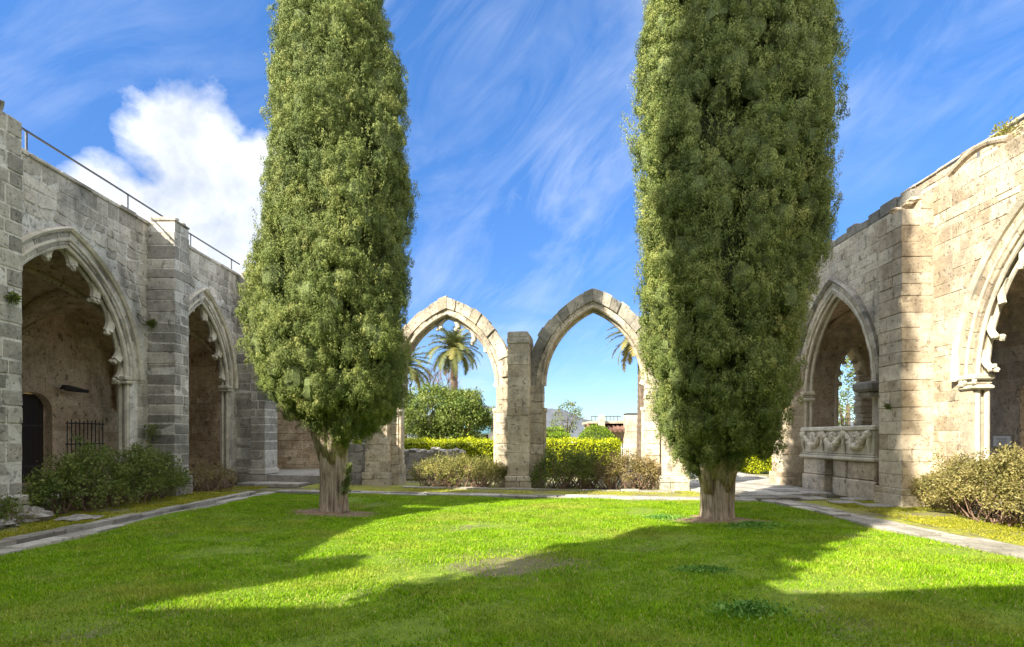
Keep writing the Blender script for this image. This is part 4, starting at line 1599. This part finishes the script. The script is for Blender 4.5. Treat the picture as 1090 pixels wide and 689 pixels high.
wall_plant((-9.55, 13.85, 4.55), (.3, -.9, 0), .12, 'green tuft growing high in the face of the second grey buttress')
wall_plant((-9.55, 13.85, 1.75), (.3, -.9, 0), .2, 'spiky green plant low on the second grey buttress above the bush')
wall_plant((-9.0, 9.4, 4.05), (1, -.2, 0), .11, 'small green plant in the joints of the first grey buttress')
wall_plant((9.7, 10.5, 7.45), (-.3, 0, .9), .3, 'dry yellow grassy plant on top of the right wall', 420, 'bush_pale')
wall_plant((8.45, 12.1, 2.3), (-.9, 0, 0), .07, 'tiny green plant low on the cream right buttress', 80)

# fallen stones at the foot of the first left buttress
for (lab, x, y, r) in (('grey fallen block at the foot of the first left buttress', -9.0, 9.75, (.36, .28, .18)), ('flat pale slab lying by the left drain', -8.3, 10.0, (.38, .3, .07)), ('dark rounded rubble stone at the left edge of the picture', -8.85, 9.0, (.26, .24, .15))):
    q = MB()
    q.blob((x, y, r[2] * .6), r, 18, .55, freq=2.2)
    tag(q.build('fallen_stone', M['rubble']), lab, 'stone', 'fallen stones by the left drain')


# ------------------------------------------------------------------ garden beyond
def hedge(name, label, x0, x1, y0, y1, z1, mat, n, leaf=.07, dome=False, z0=0.0):
    root = thing(name, ((x0 + x1) / 2, y0, 0), label, 'hedge')
    cx_, cy_ = (x0 + x1) / 2, (y0 + y1) / 2
    hx, hy, hz = (x1 - x0) / 2, (y1 - y0) / 2, (z1 - z0)
    q = unit(rng.normal(size=(n, 3)))
    q[:, 2] = np.abs(q[:, 2])
    k = .5 if dome else .22
    e = np.sign(q) * np.abs(q) ** k
    m_ = np.max(np.abs(e), 1, keepdims=True) if not dome else np.linalg.norm(np.abs(q) ** 1, axis=1, keepdims=True)
    e = e / m_ if not dome else q * np.array([1, 1, 1])
    if not dome:
        # box surface: spread over top and sides by area
        f = rng.random(n); at_, af = hx * hy * 2, hx * hz * 2
        tsel = f < at_ / (at_ + af * 2)
        e = rng.uniform(-1, 1, (n, 3)); e[:, 2] = rng.random(n)
        e[tsel, 2] = 1
        sd = ~tsel
        e[sd, 1] = np.where(rng.random(sd.sum()) < .7, -1, 1)
        ends = rng.random(n) < .12
        e[ends & sd, 0] = np.sign(e[ends & sd, 0]); e[ends & sd, 1] = rng.uniform(-1, 1, (ends & sd).sum())
    c = np.stack([cx_ + e[:, 0] * hx, cy_ + e[:, 1] * hy, z0 + e[:, 2] * hz], 1)
    c += rng.normal(size=(n, 3)) * leaf * .7
    c[:, 2] += .05 * np.sin(c[:, 0] * 5) * np.sin(c[:, 0] * 2.1)
    quads_mesh('foliage', leaf_quads(c, rng.normal(size=(n, 3)) + e * .5, rng.uniform(.6, 1.3, n) * leaf, leaf * .6), 4, mat, rng.random(n), root)
    core = MB()
    if dome:
        core.blob((cx_, cy_, z0), (hx * .93, hy * .93, hz * .93), 20, .05)
    else:
        core.box(FI, x0 + .08, x1 - .08, y0 + .08, y1 - .08, 0.02, z1 - .1)
    core.build('inner_twigs', M['topiary_core'], root)
    return root


M['topiary_core'] = plain_mat('hedge_inner_twigs', (.05, .07, .014), .95, nscale=6, namp=.4)
hedge('hedge', 'bright yellow green clipped hedge across the garden behind the open arches', -7.2, 4.3, 22.6, 23.8, 1.42, M['hedge'], 30000, .085)
hedge('hedge', 'bright yellow green hedge seen under the right cypress beside the path', 9.7, 14.5, 23.5, 24.6, 1.0, M['hedge'], 9000, .085)
hedge('hedge', 'square clipped green hedge block just right of the central pier', gx(574, 31), gx(601, 31), 31, 32, CAM_H + 9 * 31 / FOC, M['topiary'], 4000, .08)
hedge('hedge', 'smaller low clipped hedge block in front of the young tree', gx(586, 28), gx(607, 28), 28, 28.8, CAM_H + 3 * 28 / FOC, M['topiary'], 3000, .08)
hedge('topiary', 'rounded domed green topiary before the pergola', gx(612, 29), gx(659, 29), 28.4, 30.2, CAM_H + 11 * 29 / FOC, M['topiary'], 6000, .08, dome=True, z0=.7)


def leafy_tree(name, label, cat, x, y, h, r, mat, trunk_h, nclump, nleaf, leaf, group=None, trunk_r=.16, zr=None, seed=1, cl=(.3, .6), bark='bark_brown'):
    root = thing(name, (x, y, 0), label, cat, group)
    r_ = np.random.default_rng(seed)
    zc = trunk_h + (h - trunk_h) / 2
    zr = zr or (h - trunk_h) / 2
    q = unit(r_.normal(size=(nclump, 3)))
    k = r_.uniform(.55, 1, nclump) ** .5
    lump = 1 + .16 * np.sin(q[:, 0] * 4 + seed) * np.cos(q[:, 2] * 5)
    P = np.stack([x + q[:, 0] * r * k * lump, y + q[:, 1] * r * k * lump, zc + q[:, 2] * zr * k * lump], 1)
    cs = r_.uniform(cl[0], cl[1], nclump)
    idx = np.repeat(np.arange(nclump), nleaf)
    s = unit(r_.normal(size=(len(idx), 3)) + q[idx] * .6)
    c = P[idx] + s * (cs[idx] * r_.uniform(.5, 1.08, len(idx)))[:, None]
    cv = np.clip(r_.normal(.5, .18, nclump), 0, 1)
    quads_mesh('crown', leaf_quads(c, s + r_.normal(size=s.shape) * .8, r_.uniform(.6, 1.3, len(idx)) * leaf, leaf * .5, nrm=s), 4, mat, np.clip(cv[idx] + r_.normal(0, .15, len(idx)), 0, 1), root)
    tm = MB()
    tm.tube([(x, y, -.05), (x + .03, y, trunk_h * .5), (x - .02, y, trunk_h), (x, y, zc)], [trunk_r * 1.2, trunk_r, trunk_r * .9, trunk_r * .5], 10)
    for i in range(9):
        a = 2 * PI * i / 9 + seed
        e = Vector((x + math.cos(a) * r * .7, y + math.sin(a) * r * .7, zc + random.uniform(-.2, .6) * zr))
        s0 = Vector((x, y, trunk_h * random.uniform(.6, 1.0)))
        tm.tube([s0, s0.lerp(e, .5) + Vector((0, 0, .1)), e], [trunk_r * .5, trunk_r * .35, trunk_r * .12], 7)
    tm.build('trunk', M[bark], root, smooth=True)
    return root


YT = 30
leafy_tree('garden_tree', 'round leafy green tree, left of the pair before the palm', 'tree', gx(458, YT), YT, CAM_H + 50 * YT / FOC, 1.6, M['tree'], 1.45, 150, 90, .15, 'pair of round trees', seed=3)
leafy_tree('garden_tree', 'round leafy green tree, right of the pair before the palm', 'tree', gx(492, 29), 29, CAM_H + 45 * 29 / FOC, 1.25, M['tree'], 1.5, 130, 90, .15, 'pair of round trees', seed=4)
leafy_tree('young_tree', 'thin pale young tree with feathery leaves in the right open arch', 'tree', gx(604, 33), 33, CAM_H + 37 * 33 / FOC, .9, M['tree_pale'], 1.7, 60, 16, .13, seed=6, trunk_r=.06, cl=(.15, .4))
leafy_tree('young_tree', 'small pale green shrub tree by the distant house', 'tree', gx(512, 34), 34, 2.3, .55, M['tree_pale'], .6, 26, 40, .12, seed=7, trunk_r=.05, cl=(.15, .3))
leafy_tree('window_tree', 'pale tree seen through the broken window of the right arch', 'tree', 15.2, 24.5, 5.2, 1.9, M['tree_pale'], 1.0, 70, 60, .15, seed=8)


def bare_tree(x, y, h, label):
    root = thing('bare_tree', (x, y, 0), label, 'tree')
    tm, tw = MB(), MB()
    tm.tube([(x, y, 0), (x + .05, y, h * .25), (x, y, h * .45)], [.14, .12, .09], 8)
    def grow(p, d, l, r, lev):
        e = p + d * l
        (tm if lev < 2 else tw).tube([p, (p + e) / 2 + Vector((random.uniform(-.05, .05), 0, .03)), e], [r, r * .8, r * .6], 5)
        if lev >= 4: return
        for i in range(3):
            nd_ = (d + Vector((random.uniform(-.7, .7), random.uniform(-.7, .7), random.uniform(-.15, .5)))).normalized()
            grow(p + d * l * random.uniform(.6, 1), nd_, l * .72, r * .6, lev + 1)
    for i in range(5):
        a = i * 2 * PI / 5
        grow(Vector((x, y, h * .4)), Vector((math.cos(a) * .7, math.sin(a) * .7, .7)).normalized(), h * .2, .06, 0)
    tm.build('trunk', M['bark_brown'], root)
    tw.build('crown', M['twig'], root)


bare_tree(gx(452, 36), 36, CAM_H + 95 * 36 / FOC, 'leafless grey tree behind the round trees')


def palm(x, y, zc, r, label, seed, nf=46):
    root = thing('palm_tree', (x, y, 0), label, 'palm', 'palms in the garden')
    r_ = random.Random(seed)
    tm = MB()
    n = 40
    tm.tube([(x + .1 * math.sin(i / n * 2), y, zc * i / n) for i in range(n + 1)], [(.26 + .02 * (i % 2)) * (1.25 if i < 2 else 1) for i in range(n + 1)], 12)
    tm.tube([(x + .09, y, zc - .1), (x + .09, y, zc + .25), (x + .09, y, zc + .5)], [.3, .36, .2], 12)
    tm.build('trunk', M['bark_brown'], root)
    V, var = [], []
    rach = MB()
    for i in range(nf):
        a = 2 * PI * i * .382 + r_.uniform(-.2, .2)
        el = -.2 + 1.65 * ((i + .5) / nf) + r_.uniform(-.1, .1)
        L = r * r_.uniform(.9, 1.12)
        pts, p = [], Vector((x + .09, y, zc + .3))
        ang = el
        N_ = 14
        age = 1 - (i / nf)
        for s in range(N_ + 1):
            pts.append(p.copy())
            p = p + Vector((math.cos(a) * math.cos(ang), math.sin(a) * math.cos(ang), math.sin(ang))) * L / N_
            ang -= .1 + .03 * age
        rach.tube(pts, [.035 * (1 - s / (N_ + 2)) for s in range(N_ + 1)], 5)
        base_var = min(1, max(0, age * 1.0 if r_.random() < .45 else .25 + r_.random() * .3))
        for s in range(1, N_):
            for sub in range(3):
                p0 = pts[s].lerp(pts[s + 1], sub / 3)
                t = (pts[s + 1] - pts[s]).normalized()
                sd = t.cross(Vector((0, 0, 1))).normalized()
                for sgn in (-1, 1):
                    ll = .62 * (r / 2.6) * math.sin(PI * min(1, (s + sub / 3) / N_ * .85 + .15)) ** .6
                    d = (sd * sgn * .8 + t * .6 + Vector((0, 0, r_.uniform(-.25, .15)))).normalized()
                    w = t * .042
                    V += [p0 - w, p0 + w, p0 + d * ll]
                    var.append(min(1, max(0, base_var + r_.uniform(-.12, .12))))
    cr = quads_mesh('crown', np.array([tuple(v) for v in V]), 3, M['palm'], var, root)
    rach.build('frond_stems', M['palm'], cr)


palm(gx(482, 40), 40, CAM_H + 88 * 40 / FOC, 2.6, 'tall palm with full crown framed by the left open arch', 2)
palm(gx(428, 34), 34, CAM_H + 68 * 34 / FOC, 2.4, 'palm mostly hidden behind the left cypress', 5, 36)
palm(gx(682, 30), 30, CAM_H + 98 * 30 / FOC, 2.2, 'palm behind the right shoulder of the right open arch', 8, 40)

# distant house, pergola building, mountain
M['white'] = plain_mat('white_paint', (.62, .6, .56), .7, namp=.1)
M['teal'] = plain_mat('teal_cloth', (.05, .12, .15), .7)
M['tile'] = plain_mat('red_roof_tiles', (.17, .09, .065), .8, nscale=8)
hs = thing('distant_house', (gx(512, 55), 55, 0), 'distant low house with red tiled roof and blue awning behind the round trees', 'house')
x0, x1 = gx(494, 55), gx(540, 55)
q = MB(); q.box(FI, x0, x1, 55, 59, 0, 2.3); q.build('wall', M['white'], hs)
q = MB(); q.hexa([(x0 + 2.4, 54.6, 2.3), (x1 + .3, 54.6, 2.3), (x1 + .3, 59.4, 2.3), (x0 + 2.4, 59.4, 2.3), (x0 + 3, 57, 3.4), (x1, 57, 3.4), (x1, 57.1, 3.4), (x0 + 3, 57.1, 3.4)]); q.build('roof', M['tile'], hs)
q = MB(); q.hexa([(x0 - .4, 53.5, 1.9), (x0 + 2.8, 53.5, 1.9), (x0 + 2.8, 55.2, 2.6), (x0 - .4, 55.2, 2.6), (x0 - .4, 53.5, 2.0), (x0 + 2.8, 53.5, 2.0), (x0 + 2.8, 55.2, 3.1), (x0 - .4, 55.2, 3.1)]); q.build('awning', M['teal'], hs)
for i in range(3):
    q = MB(); q.box(FI, x0 + .5 + i * 1.3, x0 + 1.2 + i * 1.3, 54.95, 55.05, .9, 1.8); q.build('window', M['wood_dark'], hs)

pg = thing('pergola_building', (gx(665, 38), 38, 0), 'low stone terrace building with dark tiled awning and a square stone pier beyond the topiary', 'building')
xa = gx(630, 38)
q = MB(); q.box(FI, xa, 16, 42, 42.4, 0, 2.75); q.build('wall', M['stone_right'], pg)
q = MB(); q.box(FI, xa - .2, 16.2, 38, 42.3, 2.55, 2.72); q.build('roof', M['stone_right'], pg)
q = MB()
for i in range(30):
    x = xa - .1 + i * .33
    q.tube([(x, 37.3, 2.05), (x, 39.2, 2.52)], .16, 6)
q.build('awning', M['tile'], pg)
for px in (672, 706, 640):
    q = MB(); X = gx(px, 37.5); w = .5 if px == 672 else .18
    z = 0
    while z < 2.75:
        q.stone(FI, X - w, X + w, 37, 37.8, z, z + .38); z += .39
    q.build('pier', M['stone_right'], pg)
q = MB(); q.box(FI, gx(665, 38), gx(682, 38), 37.2, 38.4, 2.85, 3.25); q.build('tank', M['wood_dark'], pg)
q = MB()
q.box(FI, xa, gx(662, 38), 38.3, 38.35, 3.05, 3.1)
for i in range(8):
    x = xa + i * .27
    q.box(FI, x, x + .03, 38.3, 38.35, 2.72, 3.06)
q.build('railing', M['iron'], pg)
fn = thing('picket_fence', (gx(655, 34), 34, 0), 'short white picket fence beside the domed topiary', 'fence')
q = MB()
for i in range(12):
    x = gx(646, 34) + i * .13
    q.box(FI, x, x + .06, 34, 34.03, 0, 1.15)
q.build('pickets', M['white'], fn)
q = MB(); q.box(FI, gx(646, 34), gx(646, 34) + 1.55, 34.04, 34.07, .8, .87); q.build('rail', M['white'], fn)
sv = thing('garden_urn', (gx(612, 27), 27, 0), 'small white garden urn on a pedestal beside the domed topiary', 'urn')
q = MB(); X = gx(611, 27)
q.tube([(X, 27, z) for z in (0, .5, .55, .9, .95, 1.0)], [.14, .12, .17, .15, .19, .19], 12)
q.build('pedestal', M['white'], sv)
q = MB(); q.tube([(X, 27, z) for z in (1.0, 1.05, 1.2, 1.4, 1.45)], [.06, .05, .14, .13, .16], 12); q.build('bowl', M['white'], sv)

mt = MB()
rows = []
NXm = 90
for k in range(14):
    row = []
    for i in range(NXm):
        x = -2600 + 5200 * i / (NXm - 1)
        y = 2600 + k * 90
        ridge = 110 + 110 * math.exp(-((x - 190) / 210) ** 2) + 150 * math.exp(-((x + 250) / 300) ** 2) + 90 * math.exp(-((x + 1200) / 500) ** 2) + 60 * math.exp(-((x - 1400) / 400) ** 2)
        ridge *= 1 + .25 * mnoise.noise(Vector((x / 160, 1.7, 0))) + .12 * mnoise.noise(Vector((x / 50, 4.2, 0)))
        prof = math.sin(PI * min(1, k / 13)) ** .9
        z = max(-1, ridge * prof * .75 * (1 + .15 * mnoise.noise(Vector((x / 90, y / 90, 2)))))
        row.append((x, y, z - 2))
    rows.append(row)
mt.sweep(rows, .5)
tag(mt.build('mountains', plain_mat('haze_blue_rock', (.075, .085, .1), .95, nscale=.01, namp=.35), smooth=True), kind='structure')  # blue-grey in the rock colour stands in for distance haze

# ------------------------------------------------------------------ sky, sun, camera
W = bpy.data.worlds.new('World')
bpy.context.scene.world = W
W.use_nodes = True
nt = W.node_tree
nt.nodes.clear()
out = nt.nodes.new('ShaderNodeOutputWorld')
bg = nt.nodes.new('ShaderNodeBackground')
sky = nt.nodes.new('ShaderNodeTexSky')
sky.sky_type = 'NISHITA'
sky.sun_disc = False
sky.sun_elevation = SUN_EL
sky.sun_rotation = math.radians(225)
sky.air_density = 1.0
sky.dust_density = .3
sky.ozone_density = 2.5
tc = nt.nodes.new('ShaderNodeTexCoord')
dvec = tc.outputs['Generated']
sep = nt.nodes.new('ShaderNodeSeparateXYZ')
nt.links.new(dvec, sep.inputs[0])
zz = mth(nt, 'MAXIMUM', sep.outputs[2], .02)
# high cirrus on a flat layer
inv = mth(nt, 'DIVIDE', 1.0, mth(nt, 'ADD', zz, .12))
cmb = nt.nodes.new('ShaderNodeCombineXYZ')
nt.links.new(mth(nt, 'MULTIPLY', sep.outputs[0], inv), cmb.inputs[0])
nt.links.new(mth(nt, 'MULTIPLY', sep.outputs[1], inv), cmb.inputs[1])
m0 = nt.nodes.new('ShaderNodeMapping')
m0.inputs['Rotation'].default_value = (0, math.radians(42), 0)
nt.links.new(dvec, m0.inputs[0])
mp = nt.nodes.new('ShaderNodeMapping')
mp.inputs['Scale'].default_value = (1.3, 1.6, 5.2)
nt.links.new(m0.outputs[0], mp.inputs[0])
ci = noise_n(nt, mp.outputs[0], 1.9, 9, .64, .9)
ci2 = noise_n(nt, cmb.outputs[0], .8, 4, .6, .3)
cir = mth(nt, 'MULTIPLY', ramp(nt, ci, [(.42, (0, 0, 0)), (.74, (1, 1, 1))]), ramp(nt, ci2, [(.36, (0, 0, 0)), (.62, (1, 1, 1))]))


def blobmask(cs):
    tot = None
    for (d, r) in cs:
        v = Vector(d).normalized()
        vm = nt.nodes.new('ShaderNodeVectorMath')
        vm.operation = 'DISTANCE'
        nt.links.new(dvec, vm.inputs[0])
        vm.inputs[1].default_value = v
        k = mth(nt, 'SUBTRACT', 1.0, mth(nt, 'DIVIDE', vm.outputs['Value'], r), True)
        tot = k if tot is None else mth(nt, 'MAXIMUM', tot, k)
    return tot


def dirp(px, py):
    return ((px - 552) / FOC, 1, (465 - py) / FOC)


cm = blobmask([(dirp(205, 160), .13), (dirp(232, 205), .15), (dirp(228, 258), .14), (dirp(270, 190), .1), (dirp(120, 212), .085), (dirp(155, 235), .1)])
cn = noise_n(nt, dvec, 7, 7, .6, .2)
cum = mth(nt, 'ADD', mth(nt, 'MULTIPLY', cm, 1.25), mth(nt, 'SUBTRACT', mth(nt, 'MULTIPLY', cn, 1.5), .95))
cumf = ramp(nt, cum, [(.12, (0, 0, 0)), (.44, (1, 1, 1))])
cshade = ramp(nt, noise_n(nt, dvec, 9, 5, .6), [(.3, (2.2, 2.45, 2.9)), (.65, (4.1, 4.2, 4.4))])
hs_ = nt.nodes.new('ShaderNodeHueSaturation')
hs_.inputs['Saturation'].default_value = 1.25
nt.links.new(sky.outputs[0], hs_.inputs['Color'])
el = ramp(nt, sep.outputs[2], [(0, (.36, .44, .56)), (.25, (.5, .52, .66)), (.6, (.82, .8, .9))])
c = mixc(nt, hs_.outputs[0], el, 1.0, 'MULTIPLY')
c = mixc(nt, c, (3.6, 3.9, 4.4), mth(nt, 'MULTIPLY', cir, .4))
c = mixc(nt, c, cshade, cumf)
# unseen bright cloud added behind and above the viewer as fill light
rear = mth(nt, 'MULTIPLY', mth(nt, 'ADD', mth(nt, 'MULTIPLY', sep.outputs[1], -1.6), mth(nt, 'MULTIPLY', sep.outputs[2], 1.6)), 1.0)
rear_fill = ramp(nt, mth(nt, 'ADD', rear, mth(nt, 'MULTIPLY', noise_n(nt, dvec, 2.4, 5, .6), .8)), [(.72, (0, 0, 0)), (1.0, (1, 1, 1))])
c = mixc(nt, c, (6.9, 7.0, 7.2), mth(nt, 'MULTIPLY', rear_fill, .85))
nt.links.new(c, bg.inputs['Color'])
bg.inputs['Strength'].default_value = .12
nt.links.new(bg.outputs[0], out.inputs[0])

sl = bpy.data.lights.new('sun', 'SUN')
sl.energy = 4.9
sl.angle = math.radians(.53)
sl.color = (1, .92, .77)
so = bpy.data.objects.new('sun', sl)
C.objects.link(so)
trv = Vector((math.cos(SUN_AZ) * math.cos(SUN_EL), math.sin(SUN_AZ) * math.cos(SUN_EL), -math.sin(SUN_EL)))
so.rotation_euler = trv.to_track_quat('-Z', 'Y').to_euler()
so.location = (-20, -20, 30)

cam = bpy.data.cameras.new('camera')
co = bpy.data.objects.new('camera', cam)
C.objects.link(co)
co.location = (0, 0, CAM_H)
co.rotation_euler = (PI / 2, 0, 0)
cam.sensor_width = 36
cam.lens = 36 * FOC / 1090
cam.shift_x = -7 / 1090
cam.shift_y = 120.5 / 1090
cam.clip_start = .05
cam.clip_end = 12000
sc = bpy.context.scene
sc.camera = co
sc.view_settings.view_transform = 'Standard'
sc.view_settings.look = 'None'
sc.view_settings.exposure = 1.45
sc.view_settings.gamma = 1
sc.cycles.max_bounces = 12
sc.cycles.diffuse_bounces = 9
sc.cycles.transparent_max_bounces = 8
